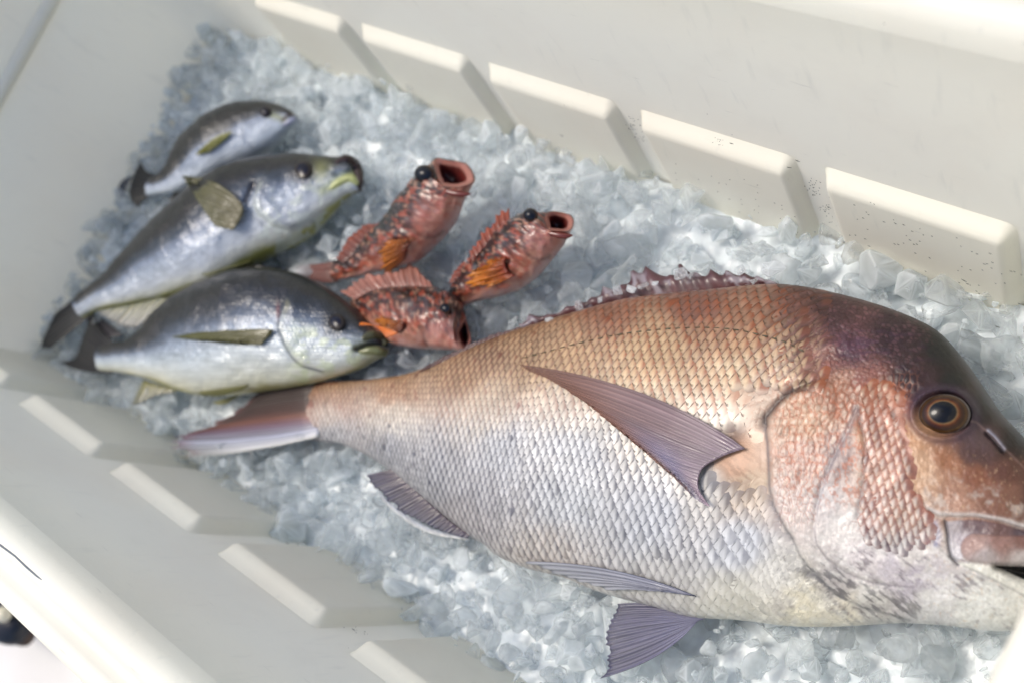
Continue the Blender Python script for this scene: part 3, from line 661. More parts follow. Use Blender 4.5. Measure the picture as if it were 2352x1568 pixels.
def tcol(u, v, ph):
    r = (.5+.5*np.cos(2*np.pi*ph)); st = np.array([0,.2,.42,.55,.7,.85,1.]); cl = np.array([lin(q) for q in ((66,36,30),(58,32,28),(78,42,36),(126,82,70),(118,98,116),(170,174,190),(206,206,204))])
    c = np.stack([np.interp(u, st, cl[:,k]) for k in range(3)], -1); base = lin((176,112,80)); t = sm(.16,.03,v)[...,None] * sm(.75,.55,u)[...,None]
    c = c*(1-t*.8) + base*t*.8; e = sm(.85,1,v)[...,None]; c = c*(1-.4*e) + lin((150,90,90))*.4*e
    c = c * (.66 + .5*r[...,None]) * (.45+1.1*fbm(u*26, v*2.2, 5, 4))[...,None]; return np.clip(c,0,1), np.clip(1 - .35*sm(.6,1,v)*(1-r) , .4, 1)
fin('tail_fin', [(760,884),(752,905),(746,930),(740,960),(736,985),(732,1002)], [(590,905),(560,930),(500,968),(470,985),(392,1010),(430,1047)], big, tail_place, 24, tcol,
    mid=[(640,888),(632,920),(600,960),(575,985),(570,1012),(565,1036)], rip=.0005, rag=.07, nv=36, seed=5)
fin('anal_fin', [(903,1076),(950,1118),(1000,1165),(1040,1200),(1082,1228)], [(843,1090),(872,1130),(930,1178),(985,1208),(1072,1236)], big, pl(.014), 18, fincol((92,78,90),(72,74,100),(70,66,84),1,.95,None,7), rip=.0009, rag=.08, seed=7)
fin('anal_fin_edge', [(872,1132),(930,1180),(985,1210),(1078,1236)], [(880,1150),(940,1200),(1000,1228),(1080,1240)], big, pl(.010), 10, fincol((170,178,196),(206,208,206),(190,196,204),.9,.8,None,8), rip=.0005, rag=.05, seed=8)
fin('pelvic_fin', [(1628,1418),(1618,1421),(1606,1424),(1600,1428)], [(1420,1386),(1398,1450),(1396,1505),(1384,1556)], big, pl(.016), 13, fincol((150,152,176),(88,84,112),(112,112,136),1,.93,.75,9,.6), mid=[(1515,1388),(1500,1432),(1498,1470),(1510,1505)], rip=.0009, rag=.03, nv=30, seed=9)
def under(p):
    z = np.interp(p[:,0], [1200, 1600], [.028, .030]); r = ray(p); t = (z - CAM[2]) / r[:,2]; return CAM + r * t[:,None]
fin('pelvic_fin', [(1600,1368),(1588,1366),(1565,1362)], [(1212,1288),(1300,1322),(1400,1352)], big, lambda p: on_body(B, p, .003), 6, fincol((120,124,146),(176,178,184),(96,100,124),1,1,None,10), mid=[(1410,1308),(1430,1330),(1480,1352)], rip=.0009, rag=.02, nv=30, seed=10)
# torn spiny dorsal fin: base follows the back, a lift of the spines
db = [(1205,757),(1290,732),(1370,708),(1450,690),(1540,680),(1640,670),(1720,664),(1800,660)]
dt = [(1190,744),(1222,728),(1268,716),(1300,698),(1340,684),(1372,672),(1424,642),(1452,634),(1505,622),(1540,604),(1600,606),(1660,616),(1722,628),(1768,646)]
def dcol(u, v, ph):
    f = fincol((112,74,74),(98,70,78),(86,62,66),1,1,None,12); c, a = f(u, v, ph)
    w = sm(.56,.68, fbm(u*34, v*2.5, 15, 3))[...,None]; c = c*(1-.6*w) + lin((176,172,180))*.6*w; return c, a
fin('dorsal_fin', db, dt, big, pl(.026), 17, dcol, rip=.0012, rag=.34, nv=14, seed=12, bulge=.002)
fin('rear_dorsal_fin', [(960,856),(1035,824),(1120,790),(1205,758)], [(985,838),(1045,806),(1120,774),(1205,748)], big, pl(.026), 12, fincol((104,60,54),(88,56,56),(80,50,50),1,1,None,13), rip=.0008, rag=.1, seed=13)

# ------------------------------------------------------------------ silver fish
def silver(label, D, V, axis, z, n, T, eyec, er, zones, seed, grp='silver fish laid side by side', disp=None, extra=None, flipy=False):
    n = np.array(n, float); n /= np.linalg.norm(n); c0 = np.mean(D, 0) * .5 + np.mean(V, 0) * .5
    A = at_z([c0], z)[0]; root = thing('silver_fish', label, 'fish', tuple(A), grp)
    Ds = spline(D, 120); Vs = spline(V, 120)
    def colfn(px):
        dD = pdist(px, Ds)[0]; dV = pdist(px, Vs)[0]; t = dD / (dD + dV + 1e-6); x, y = px.T
        t = t + (fbm(x/50, y/50, seed, 3) - .5) * .10
        st = [q[0] for q in zones]; cl = np.array([lin(q[1]) for q in zones]); c = np.stack([np.interp(t, st, cl[:,k]) for k in range(3)], 1)
        a = np.array(axis, float); a /= np.linalg.norm(a); ua = px @ a; ub = px @ np.array([-a[1], a[0]])
        # faint rows of scales
        rows = np.sin(ub / 5.2 + .5*np.sin(ua/40)) * np.sin(ua / 4.8 + np.floor((ub/5.2)/np.pi)*np.pi*.5); body = sm(.15,.3,t) * sm(.72,.5,t)
        w1, w2, wi = worley(ua/8.5, ub/9., 5, .35); c = c * (1 - .5 * (1 - sm(.0, .32, w2-w1)) * body + .25*(wi-.5)*body)[:,None]
        st2 = fbm(ua/34, ub/5, seed+3, 3); c = c * (1 + .30*(st2-.5))[:,None]
        if extra is not None: c = extra(px, c, t)
        return np.clip(c, .01, .92)
    def disp2(px):
        a = np.array(axis, float); a /= np.linalg.norm(a); ua = px @ a; ub = px @ np.array([-a[1], a[0]]); w1, w2, _ = worley(ua/8.5, ub/9., 5, .35)
        return (disp(px) if disp is not None else 0) + .34 * sm(0, .5, w2 - w1) + (fbm(px[:,0]/26, px[:,1]/26, 3, 3) - .5) * 1.8
    b = fish_body('body', D, V, axis, A, n, T, root, colfn, disp2, M_silver, nu=420, nv=150, pw=.85)
    OUT.append(b.out)
    eye('eye', b, eyec, er*1.5, er*1.5, .62, [(0,(12,16,40)),(.58,(18,24,54)),(.64,(44,36,32)),(.75,(70,62,58)),(.88,(44,38,34)),(1,(26,24,24))], root, rise=.0022, off=.0006)
    return root, b
def Tf(mx, prof=None):
    prof = prof or [.22,.30,.5,.8,1,1,.85,.6,.3]
    return lambda s, w: np.minimum(mx * np.interp(s, np.linspace(0,1,len(prof)), prof), w * .9 + .0008)
# lowest one
D3 = [(232,796),(262,786),(288,783),(328,755),(360,715),(400,683),(450,656),(490,640),(540,625),(580,619),(634,619),(688,630),(742,655),(796,691),(830,722),(850,745),(870,766),(886,790)]
V3 = [(230,850),(262,853),(310,862),(346,872),(400,893),(454,907),(526,907),(580,900),(634,892),(706,880),(771,863),(810,851),(832,842),(860,826),(880,816),(888,806)]
def ex3(px, c, t):
    x, y = px.T
    g = [(652,700),(640,730),(638,755),(645,775),(656,797),(672,822),(692,840),(742,853)]
    dg, sg, _ = pdist(px, g); m = .75*np.exp(-(dg/3)**2); c = c*(1-m[:,None]) + lin((88,96,110))*m[:,None]
    m = .18*np.exp(-((dg*np.where(sg>0,1,-1)+8)/6)**2) * (x<700); c = c*(1-m[:,None]) + lin((206,204,160))*m[:,None]*1
    hd = sm(640,700,x)*sm(.35,.5,t); m = hd*sm(.45,.6,fbm(x/20,y/14,5,3))*.5; c = c*(1-m[:,None]) + lin((196,206,170))*m[:,None]
    m = .6*sm(780,850,x)*sm(.3,.5,t); c = c*(1-m[:,None]) + lin((146,148,108))*m[:,None]
    e = np.hypot(x-772,y-740); m = .85*np.exp(-(e/36)**4); c = c*(1-m[:,None]) + lin((38,38,38))*m[:,None]
    m = .8*np.exp(-((x-638)**2/20+(y-715)**2/300)); c = c*(1-m[:,None]) + lin((120,40,50))*m[:,None]
    mo = pdist(px, [(815,800),(845,790),(880,792),(895,790)])[0]; m = .9*np.exp(-(mo/7)**2); c = c*(1-m[:,None]) + lin((46,40,34))*m[:,None]
    return c
def d3(px):
    g = [(652,700),(640,730),(638,755),(645,775),(656,797),(672,822),(692,840),(742,853)]; dg, sg, _ = pdist(px, g)
    h = 1.8*sm(-6,4,dg*np.where(sg<0,1,-1))*sm(70,10,dg) - .8*np.exp(-(dg/5)**2)
    h -= 5*np.exp(-(pdist(px, [(818,800),(850,790),(900,790)])[0]/6)**2); h += 1.5*np.exp(-(pdist(px, [(795,772),(830,776),(862,768)])[0]/9)**2)
    return h
Z3 = [(0,(24,25,27)),(.12,(32,35,39)),(.24,(56,62,72)),(.36,(112,124,142)),(.45,(172,184,200)),(.6,(196,206,214)),(.8,(206,210,206)),(.93,(212,212,196)),(1,(176,172,120))]
r3, b3 = silver('silver fish with dark back, nearest the bream tail, mouth touching an orange one', D3, V3, (1,.0), .022, (.05,-.05,1), Tf(.026), (773,740), 13, Z3, 2, disp=d3, extra=ex3)
onb = lambda b, off: (lambda p: on_body(b, p, off))
fin('pectoral_fin', [(628,757),(624,766),(614,776),(600,792)], [(396,773),(400,775),(460,781),(545,788)], r3, onb(b3,.003), 7, fincol((96,92,44),(88,92,48),(110,108,70),1,.92,None,2), mid=[(510,760),(507,769),(515,778),(572,790)], rip=.0006, nv=24, seed=20)
fin('tail_fin', [(262,784),(250,800),(248,830),(262,856)], [(212,720),(186,790),(172,822),(138,832)], r3, pl(.014), 10, fincol((48,46,54),(34,34,38),(40,38,44),1,1,None,3), mid=[(232,756),(222,800),(210,834),(196,852)], rip=.0008, nv=20, seed=21)
fin('anal_fin', [(408,893),(385,888),(350,878),(330,872)], [(400,902),(360,908),(325,925),(302,930)], r3, pl(.012), 7, fincol((150,146,70),(112,112,96),(150,156,156),.95,.7,None,4), rip=.0006, nv=12, seed=22)
fin('pelvic_fin', [(573,882),(566,888),(556,894)], [(455,900),(470,906),(500,908)], r3, onb(b3,.002), 5, fincol((120,118,56),(140,138,80),(170,172,140),1,.9,None,5), rip=.0005, nv=16, seed=23)
fin('pelvic_fin', [(562,902),(556,906),(548,910)], [(488,924),(500,928),(520,926)], r3, pl(.010), 5, fincol((128,126,70),(140,138,84),(170,172,140),1,.9,None,6), rip=.0005, nv=12, seed=24)
fin('dorsal_fin', [(330,756),(400,684),(490,642),(580,620),(660,624)], [(338,735),(396,672),(480,630),(575,611),(660,620)], r3, pl(.020), 16, fincol((32,30,34),(26,25,28),(30,28,32),1,1,None,6), rip=.0006, rag=.1, seed=25)
lip('upper_lip', [(832,778),(856,770),(876,776),(887,790)], [.0018,.0032,.0034,.0026], b3, -.001, (92,92,64), r3, M_silver)
lip('lower_lip', [(826,808),(850,804),(874,806),(888,812)], [.0014,.0026,.003,.0022], b3, -.001, (128,132,96), r3, M_silver)
# middle, the longest of the three
D2 = [(176,684),(200,664),(230,642),(262,610),(291,578),(330,540),(375,502),(437,452),(480,420),(530,390),(571,374),(627,362),(683,357),(740,361),(776,364),(800,364),(820,392),(828,432)]
V2 = [(190,730),(220,714),(262,706),(300,700),(348,690),(400,681),(450,670),(500,656),(540,630),(580,602),(640,574),(690,550),(712,534),(740,505),(768,477),(796,452),(815,442),(828,438)]
def ex2(px, c, t):
    x, y = px.T
    g = [(600,420),(588,445),(583,466),(594,493),(627,520),(669,530),(711,518)]
    dg, sg, _ = pdist(px, g); m = .55*np.exp(-(dg/4)**2); c = c*(1-m[:,None]) + lin((196,202,196))*m[:,None]
    m = .5*np.exp(-((dg-12)/6)**2)*sm(580,600,x)*(y<525); c = c*(1-m[:,None]) + lin((120,128,136))*m[:,None]
    hd = sm(560,620,x)*sm(.3,.45,t); m = hd*sm(.5,.6,fbm(x/16,y/16,5,3))*.6; c = c*(1-m[:,None]) + lin((204,212,206))*m[:,None]
    m = .75*np.exp(-(((x-735)/26)**2+((y-392)/22)**2)); c = c*(1-m[:,None]) + lin((150,152,100))*m[:,None]
    m = .6*np.exp(-(pdist(px,[(740,440),(780,415),(815,405)])[0]/12)**2); c = c*(1-m[:,None]) + lin((176,184,124))*m[:,None]
    e = np.hypot(x-694,y-392); m = .8*np.exp(-(e/34)**4); c = c*(1-m[:,None]) + lin((44,44,46))*m[:,None]
    m = .9*np.exp(-(pdist(px,[(562,462),(572,440),(580,424)])[0]/7)**2); c = c*(1-m[:,None]) + lin((52,44,44))*m[:,None]
    m = .85*np.exp(-(((x-505)/3)**2+((y-547)/5)**2)); c = c*(1-m[:,None]) + lin((44,88,132))*m[:,None]
    m = .8*np.exp(-(pdist(px,[(828,438),(800,462),(775,488)])[0]/6)**2); c = c*(1-m[:,None]) + lin((86,72,72))*m[:,None]
    return c
def d2(px):
    g = [(600,420),(588,445),(583,466),(594,493),(627,520),(669,530),(711,518)]; dg, sg, _ = pdist(px, g)
    h = 2.2*sm(-6,4,dg*np.where(sg<0,1,-1))*sm(60,10,dg) - 1.2*np.exp(-(dg/5)**2)
    h -= 2.5*np.exp(-(pdist(px,[(562,462),(572,440),(580,424)])[0]/8)**2)
    h += 1.2*np.exp(-(pdist(px,[(620,470),(650,495),(700,480)])[0]/10)**2) - 4*np.exp(-(pdist(px,[(770,400),(800,395),(830,410)])[0]/7)**2)
    return h
Z2 = [(0,(26,30,35)),(.12,(38,44,52)),(.24,(74,86,102)),(.36,(150,162,182)),(.5,(184,194,208)),(.7,(196,202,210)),(.88,(204,206,196)),(.95,(180,180,110)),(1,(150,148,80))]
r2, b2 = silver('longest silver fish, middle of the three, with raised olive pectoral fin and gaping mouth', D2, V2, (1,-.45), .022, (.05,-.02,1), Tf(.029), (697,390), 14, Z2, 12, disp=d2, extra=ex2)
fin('pectoral_fin', [(556,470),(560,485),(552,505),(538,528)], [(420,404),(424,412),(446,448),(494,520)], r2, onb(b2,.007), 9, fincol((110,104,70),(96,98,62),(132,128,108),1,.9,None,2), mid=[(500,424),(490,440),(494,475),(516,525)], rip=.0008, nv=24, seed=30)
fin('tail_fin', [(196,664),(190,690),(194,712),(214,722)], [(128,720),(104,772),(96,796),(116,800)], r2, pl(.016), 9, fincol((50,52,60),(34,34,38),(40,38,44),1,1,None,3), mid=[(160,696),(140,735),(150,748),(164,762)], rip=.0008, nv=20, seed=31)
fin('tail_fin', [(214,716),(206,724),(198,728)], [(286,770),(245,776),(214,762)], r2, pl(.012), 6, fincol((50,48,56),(60,56,66),(44,42,50),1,1,None,3), rip=.0006, nv=12, seed=32)
fin('anal_fin', [(392,684),(360,688),(300,702),(240,712)], [(330,742),(312,752),(280,748),(226,718)], r2, pl(.030), 9, fincol((170,168,130),(150,146,142),(168,176,182),.8,.5,None,4), rip=.0006, nv=14, seed=33)
fin('pelvic_fin', [(580,598),(572,602),(562,606)], [(462,630),(478,634),(500,632)], r2, onb(b2,.002), 5, fincol((140,138,80),(150,150,110),(180,184,170),1,.9,None,5), rip=.0005, nv=16, seed=34)
fin('dorsal_fin', [(440,452),(473,424),(520,396),(575,374)], [(436,444),(474,408),(522,384),(572,370)], r2, pl(.026), 12, fincol((30,27,28),(24,22,24),(28,25,27),1,1,None,6), rip=.0006, rag=.1, seed=35)
lip('upper_lip', [(772,380),(790,368),(810,376),(824,402),(826,438)], [.002,.0040,.0046,.0030,.0016], b2, -.002, (66,46,44), r2, M_silver)
lip('lower_lip', [(752,440),(780,420),(806,410),(822,424)], [.0018,.0032,.0034,.0022], b2, -.002, (176,182,130), r2, M_silver)
# smallest
D1 = [(348,410),(366,402),(384,382),(398,355),(409,332),(425,312),(445,298),(470,280),(501,262),(543,243),(599,235),(641,242),(664,252),(677,264),(681,276)]
V1 = [(338,450),(362,447),(389,444),(410,438),(431,428),(450,418),(468,411),(515,390),(571,366),(600,350),(627,330),(650,308),(664,294),(674,286),(681,279)]
def ex1(px, c, t):
    x, y = px.T
    m = .6*np.exp(-(pdist(px,[(612,262),(640,270),(655,280)])[0]/8)**2); c = c*(1-m[:,None]) + lin((160,164,110))*m[:,None]
    m = .85*np.exp(-(pdist(px,[(650,276),(664,264),(684,262)])[0]/5)**2); c = c*(1-m[:,None]) + lin((78,56,40))*m[:,None]
    m = .5*np.exp(-(pdist(px,[(552,290),(558,320),(580,340)])[0]/5)**2); c = c*(1-m[:,None]) + lin((150,160,176))*m[:,None]
    return c
Z1 = [(0,(34,32,30)),(.14,(42,42,42)),(.28,(66,74,86)),(.38,(150,162,182)),(.55,(190,200,214)),(.8,(204,212,220)),(1,(176,184,190))]
r1, b1 = silver('smallest silver fish with a yellow pectoral fin and black tail, nearest the far end wall', D1, V1, (1,-.5), .018, (.05,-.02,1), Tf(.019), (609,258), 9, Z1, 22, extra=ex1)
fin('pectoral_fin', [(534,302),(530,308),(522,316)], [(450,356),(458,356),(480,350)], r1, onb(b1,.003), 5, fincol((120,124,40),(128,128,60),(140,140,90),1,.95,None,2), mid=[(490,320),(492,332),(502,334)], rip=.0006, nv=16, seed=40)
fin('tail_fin', [(366,402),(346,420),(340,440),(348,455)], [(324,370),(302,420),(300,455),(318,478)], r1, pl(.014), 9, fincol((44,44,50),(26,26,30),(34,32,38),1,1,None,3), mid=[(338,394),(322,420),(320,445),(330,462)], rip=.0008, nv=16, seed=41)
fin('tail_fin_lobe', [(310,404),(304,408),(300,414)], [(272,446),(276,452),(284,456)], r1, pl(.010), 4, fincol((60,64,72),(70,76,86),(120,130,146),1,.7,None,3), mid=[(280,418),(284,424),(290,434)], rip=.0005, nv=12, seed=42)
fin('anal_fin', [(428,428),(415,436),(402,440)], [(410,458),(398,468),(390,464)], r1, pl(.010), 5, fincol((120,112,92),(104,96,84),(140,140,130),1,.9,None,4), rip=.0006, nv=12, seed=43)
lip('lower_lip', [(650,288),(664,280),(678,272)], [.0014,.0022,.0018], b1, -.001, (176,180,200), r1, M_silver)

# ------------------------------------------------------------------ rockfish
def rock_noise(x, y, k):
    a = fbm(x/20, y/20, k, 4); b = fbm(x/9, y/9, k+9, 3); return a, b
def rock_col(axis, Ds, Vs, k, gl=None):
    def f(px):
        x, y = px.T; dD = pdist(px, Ds)[0]; dV = pdist(px, Vs)[0]; t = dD/(dD+dV+1e-6); a, b = rock_noise(x, y, k)
        t2 = t + (a-.5)*.35
        st = [0,.18,.35,.55,.75,1]; cl = np.array([lin(q) for q in ((44,32,28),(62,40,32),(112,60,44),(158,86,62),(196,138,116),(200,158,150))])
        c = np.stack([np.interp(t2, st, cl[:,q]) for q in range(3)], 1)
        m = sm(.50,.58,a)*sm(.85,.6,t)*.85; c = c*(1-m[:,None]) + lin((58,32,26))*m[:,None]
        m = sm(.56,.68,b)*.6; c = c*(1-m[:,None]) + lin((190,88,48))*m[:,None]
        m = sm(.62,.7,fbm(x/7,y/7,k+31,3))*.5; c = c*(1-m[:,None]) + lin((214,168,140))*m[:,None]
        if gl is not None:
            m = np.exp(-(((x-gl[0])/gl[2])**2 + ((y-gl[1])/gl[2])**2)**2) * (.1 + .75*a); c = c*(1-m[:,None]) + lin((198,144,136))*m[:,None]
            dr = np.hypot(x-gl[0], y-gl[1]); m = .55*np.exp(-((dr-gl[2])/4.5)**2) * ((px-np.array(gl[:2])) @ (np.array(axis)/np.linalg.norm(axis)) < 0); c = c*(1-m[:,None]) + lin((70,36,34))*m[:,None]
        g_ = (c @ np.array([.35,.5,.15]))[:,None]; c = c*.86 + g_*np.array([1.02,1.0,.96])*.14
        return np.clip(c,.01,.9)
    return f
def rock_fish(label, secs, ringc, D, V, eyec, er, axis, k, seed, zr, mouth=True, gl=None, chin=None):
    """secs: (dorsal px, ventral px, z, depth) from tail to mouth; ringc: mouth opening (cx,cy,rx,ry,rot)"""
    A = at_z([np.mean(secs[2][:2], 0)], secs[2][2])[0]; root = thing('rockfish', label, 'fish', tuple(A), 'orange rockfish with gaping mouths')
    S = np.linspace(0, 1, len(secs)); n = 90; q = np.linspace(0, 1, n)
    def itp(v): return spline(np.asarray(v, float), n) if np.ndim(v) > 1 else np.interp(q, S, v)
    Dp = np.stack([np.interp(q, S, [s[0][i] for s in secs]) for i in range(2)], 1); Vp = np.stack([np.interp(q, S, [s[1][i] for s in secs]) for i in range(2)], 1)
    for _ in range(3):
        for Q in (Dp, Vp): Q[1:-1] = (Q[:-2] + 2*Q[1:-1] + Q[2:]) / 4
    z = np.interp(q, S, [s[2] for s in secs]); dep = np.interp(q, S, [s[3] for s in secs])
    def atz(p, z): r = ray(p); t = (z - CAM[2]) / r[:,2]; return CAM + r*t[:,None]
    Dw = atz(Dp, z); Vw = atz(Vp, z); Mw = (Dw+Vw)/2; E = (Dw-Vw)/2
    toc = CAM - Mw; toc /= np.linalg.norm(toc, axis=1)[:,None]; nn = toc*.45 + np.array([0,0,.55]); nn /= np.linalg.norm(nn, axis=1)[:,None]
    Qv = nn * dep[:,None]
    b = Body(); nv = 64; th = np.linspace(0, 2*np.pi, nv, endpoint=False)
    P = Mw[:,None] + E[:,None]*np.cos(th)[None,:,None] + Qv[:,None]*np.sin(th)[None,:,None]
    rings = [P]
    cols = rock_col(axis, spline(D,60), spline(V,60), k, gl)
    if mouth:
        cx, cy, rx, ry, rot, tz = ringc; c_, s_ = math.cos(rot), math.sin(rot)
        ax = np.array(axis, float); ax /= np.linalg.norm(ax)
        e1 = np.array([c_, s_]); e2 = np.array([-s_, c_])
        # ring in the picture: starts at the dorsal side and turns through the side that meets the visible cheek
        ddir = np.array(secs[-1][0]) - np.array(secs[-1][1]); ddir = ddir/np.linalg.norm(ddir); back = -ax
        def ringpx(k1, k2, cc): return np.array([cc + ax*rx*.38*k1*max(0,-math.cos(t)) + ddir*ry*k1*math.cos(t)*(1+.05*math.sin(5*t+k)) + back*rx*k2*math.sin(t)*(1-.16*math.cos(t)) + ddir*ry*.15*math.cos(3*t)*k1 for t in th])
        last = P[-1]; lz = z[-1]
        R1 = at_z(ringpx(1.12,1.12,np.array([cx,cy])), 0)
        def lift(pxs, za, zb):
            t = np.sin(th)*.5+.5; zz = za + (zb-za)*t; r = ray(pxs); tt = (zz-CAM[2])/r[:,2]; return CAM + r*tt[:,None]
        Ra = lift(ringpx(1.10,1.12,np.array([cx,cy])), zr-.004, zr+.004); Rb = lift(ringpx(1.0,1.02,np.array([cx,cy])), zr-.002, zr+.0065); Rc = lift(ringpx(.74,.72,np.array([cx,cy])), zr-.003, zr+.004)
        mid_ = [last*(1-t) + Ra*t for t in (.25,.5,.75)]
        for j in range(3): mid_[j] = mid_[j] + nn[-1]*.0025*math.sin(math.pi*(j+1)/4)*np.clip(np.sin(th),0,1)[:,None]
        rings += [np.array(mid_), Ra[None], ((Ra+Rb)/2 + nn[-1]*.0008)[None], Rb[None]]
    A2 = np.concatenate(rings); N = A2.shape[0]; p0 = proj(A2); A2 = A2 + nn[-1] * (((fbm(p0[...,0]/15, p0[...,1]/15, k, 3) - .5) * .0042 + (fbm(p0[...,0]/6, p0[...,1]/6, k+2, 2) - .5) * .0012) * np.clip(np.sin(th)*2, 0, 1)[None])[...,None]; px = proj(A2).reshape(-1,2); col = cols(px)
    if mouth:
        cc = col.reshape(N, nv, 3); lipc = lin((150,100,86)); cc[-1:] = cc[-1:]*.5 + lipc*.5
        # pale pink throat
        xx = px.reshape(N, nv, 2); col = cc.reshape(-1,3)
    fl = gridF(N, nv, True).tolist() + [list(range(nv))[::-1]]
    if not mouth: fl.append([(N-1)*nv + i for i in range(nv)])
    b.obj = mesh_obj('body', A2.reshape(-1,3), fl, M_rock, root, col=col)
    if mouth:
        ins = [Rb, Rc]; ctr = Rc.mean(0); axw = (last.mean(0) - Rb.mean(0)); axw /= np.linalg.norm(axw); dr = axw*.55 - nn[-1]*.8; dr /= np.linalg.norm(dr)
        for t, sc_ in ((.003,.92),(.007,.84),(.012,.66),(.014,.35),(.015,.02)): ins.append(ctr + (Rc-ctr)*sc_ + dr*t)
        I = np.array(ins); cm = np.array([lin(q) for q in ((160,112,100),(184,138,128),(140,84,78),(126,60,56),(100,46,44),(80,36,36),(70,30,30))])
        mesh_obj('mouth', I.reshape(-1,3), gridF(len(ins), nv, True), M_mouth, root, col=np.repeat(cm, nv, 0))
    G = A2[:, :nv//2+1]; b.P = G; b.px = proj(G); du = np.gradient(G, axis=0); dv = np.gradient(G, axis=1); N_ = np.cross(du, dv); N_ /= np.maximum(np.linalg.norm(N_,axis=-1,keepdims=True),1e-12); N_ *= np.sign((N_@nn[0]).mean()); b.N = N_; b.n = nn[n//2]
    eye('eye', b, eyec, er, er*.92, .8, [(0,(12,20,34)),(.66,(16,26,44)),(.8,(22,26,34)),(.9,(70,46,30)),(1,(60,34,26))], root, rise=er*.00016, off=.0016)
    # chin and head spines
    if mouth and chin is not None:
        P3 = np.array([at_z([q], zr + .004 - .001*i_)[0] for i_, q in enumerate(chin)]); bar('jaw_edge', P3, [.0012,.0022,.0018,.0005][:len(P3)] , M_mouth, root, col=np.tile(lin((120,60,52)), (len(P3)*10,1)))
    OUT.append(np.concatenate([D, V[::-1]]))
    return root, b
# upper one
DA = [(784,603),(800,580),(838,545),(878,515),(906,477),(946,433),(965,405),(1000,372),(1036,360)]
VA = [(770,650),(816,637),(878,622),(953,603),(1007,552),(1025,527),(1047,505),(1061,455),(1079,446)]
sA = [((770,600),(764,645),.012,.006),((800,585),(816,637),.014,.009),((845,540),(880,622),.018,.014),((885,505),(955,602),.022,.019),((912,465),(1012,548),.028,.022),((940,428),(1046,504),.036,.022),((972,392),(1062,462),.042,.018)]
rA, bA = rock_fish('orange rockfish with its pink mouth wide open, upper left of the three', sA, (1036,401,33,42,0,0), DA, VA, (974,400), 23, (.62,-.78), 3, 3, .050, gl=(985,500,46), chin=[(1012,436),(1040,444),(1064,447),(1081,446)])
fin('pectoral_fin', [(962,548),(944,556),(934,572),(930,596)], [(892,552),(876,580),(874,610),(888,632)], rA, onb(bA,.003), 9, fincol((110,50,30),(196,128,40),(150,76,36),1,.95,None,2), rip=.001, rag=.14, nv=14, seed=50)
fin('tail_fin', [(790,596),(784,612),(780,628),(776,648)], [(708,610),(680,616),(690,632),(740,650)], rA, pl(.010), 9, fincol((120,78,68),(140,96,90),(120,66,62),1,.92,None,3), mid=[(750,604),(735,616),(735,632),(760,650)], rip=.0008, rag=.04, nv=16, seed=51)
fin('rear_dorsal_fin', [(878,520),(850,546),(820,580),(790,606)], [(862,516),(838,518),(796,556),(774,594)], rA, pl(.024), 9, fincol((104,54,40),(150,76,48),(90,46,36),1,1,None,4), rip=.001, rag=.06, seed=52)
# right one
DB = [(1040,690),(1036,668),(1050,624),(1094,588),(1126,548),(1150,520),(1184,502),(1215,484),(1259,478)]
VB = [(1060,704),(1104,689),(1140,680),(1176,671),(1230,639),(1248,606),(1281,581),(1300,560),(1313,541)]
sB = [((1030,672),(1060,705),.012,.006),((1045,645),(1090,693),.014,.010),((1075,605),(1140,682),.018,.014),((1105,575),(1190,666),.022,.018),((1135,540),(1235,632),.028,.020),((1172,508),(1264,596),.034,.020),((1212,486),(1292,562),.038,.017)]
rB, bB = rock_fish('orange rockfish with raised red spines and yellow fin, rightmost of the three', sB, (1280,511,27,27,0,0), DB, VB, (1218,494), 17, (.72,-.6), 6, 4, .046, gl=(1240,556,40), chin=[(1262,536),(1282,540),(1300,543),(1315,541)])
fin('pectoral_fin', [(1165,590),(1160,604),(1166,622),(1184,634)], [(1112,600),(1090,626),(1088,648),(1112,664)], rB, onb(bB,.003), 9, fincol((130,52,26),(206,138,40),(160,70,30),1,.95,None,2), rip=.001, rag=.25, nv=14, seed=60)
fin('tail_fin', [(1040,670),(1046,684),(1058,700)], [(1010,700),(1030,716),(1070,712)], rB, pl(.008), 6, fincol((130,56,44),(120,60,52),(110,50,44),1,.92,None,3), rip=.0008, rag=.04, nv=10, seed=61)
fin('spiny_dorsal_fin', [(1172,512),(1150,528),(1125,556),(1100,584),(1080,606)], [(1170,482),(1150,492),(1118,530),(1092,566),(1072,598)], rB, pl(.036), 9, fincol((130,70,50),(168,92,66),(120,50,36),1,.95,None,4), rip=.0012, rag=.36, seed=62)
fin('rear_dorsal_fin', [(1082,606),(1062,628),(1045,650)], [(1066,602),(1044,626),(1032,652)], rB, pl(.022), 6, fincol((110,54,40),(160,76,48),(90,46,36),1,1,None,4), rip=.001, rag=.06, seed=63)
# lower one, half under the silver fish
DC = [(800,700),(824,680),(888,660),(960,664),(996,664),(1025,662),(1061,692),(1078,722),(1088,748)]
VC = [(830,760),(870,765),(888,786),(924,797),(996,801),(1030,802),(1050,804),(1066,800),(1070,795)]
sC = [((790,700),(800,750),.008,.006),((824,680),(868,768),.010,.012),((888,660),(905,792),.014,.018),((950,658),(955,800),.016,.021),((1000,660),(1000,802),.018,.021),((1035,672),(1032,803),.020,.018),((1060,695),(1048,804),.021,.013)]
rC, bC = rock_fish('dark mottled orange rockfish lying lowest of the three, partly under the silver fish snout', sC, (1064,768,16,30,0,0), DC, VC, (1023,708), 13, (.95,.3), 9, 5, .024, gl=(1012,768,40))
fin('spiny_dorsal_fin', [(815,690),(860,668),(920,660),(970,664),(1000,668)], [(786,672),(818,640),(880,628),(942,612),(990,650)], rC, pl(.020), 12, fincol((150,98,84),(176,124,108),(150,104,92),1,.9,None,4), rip=.0012, rag=.16, seed=72)
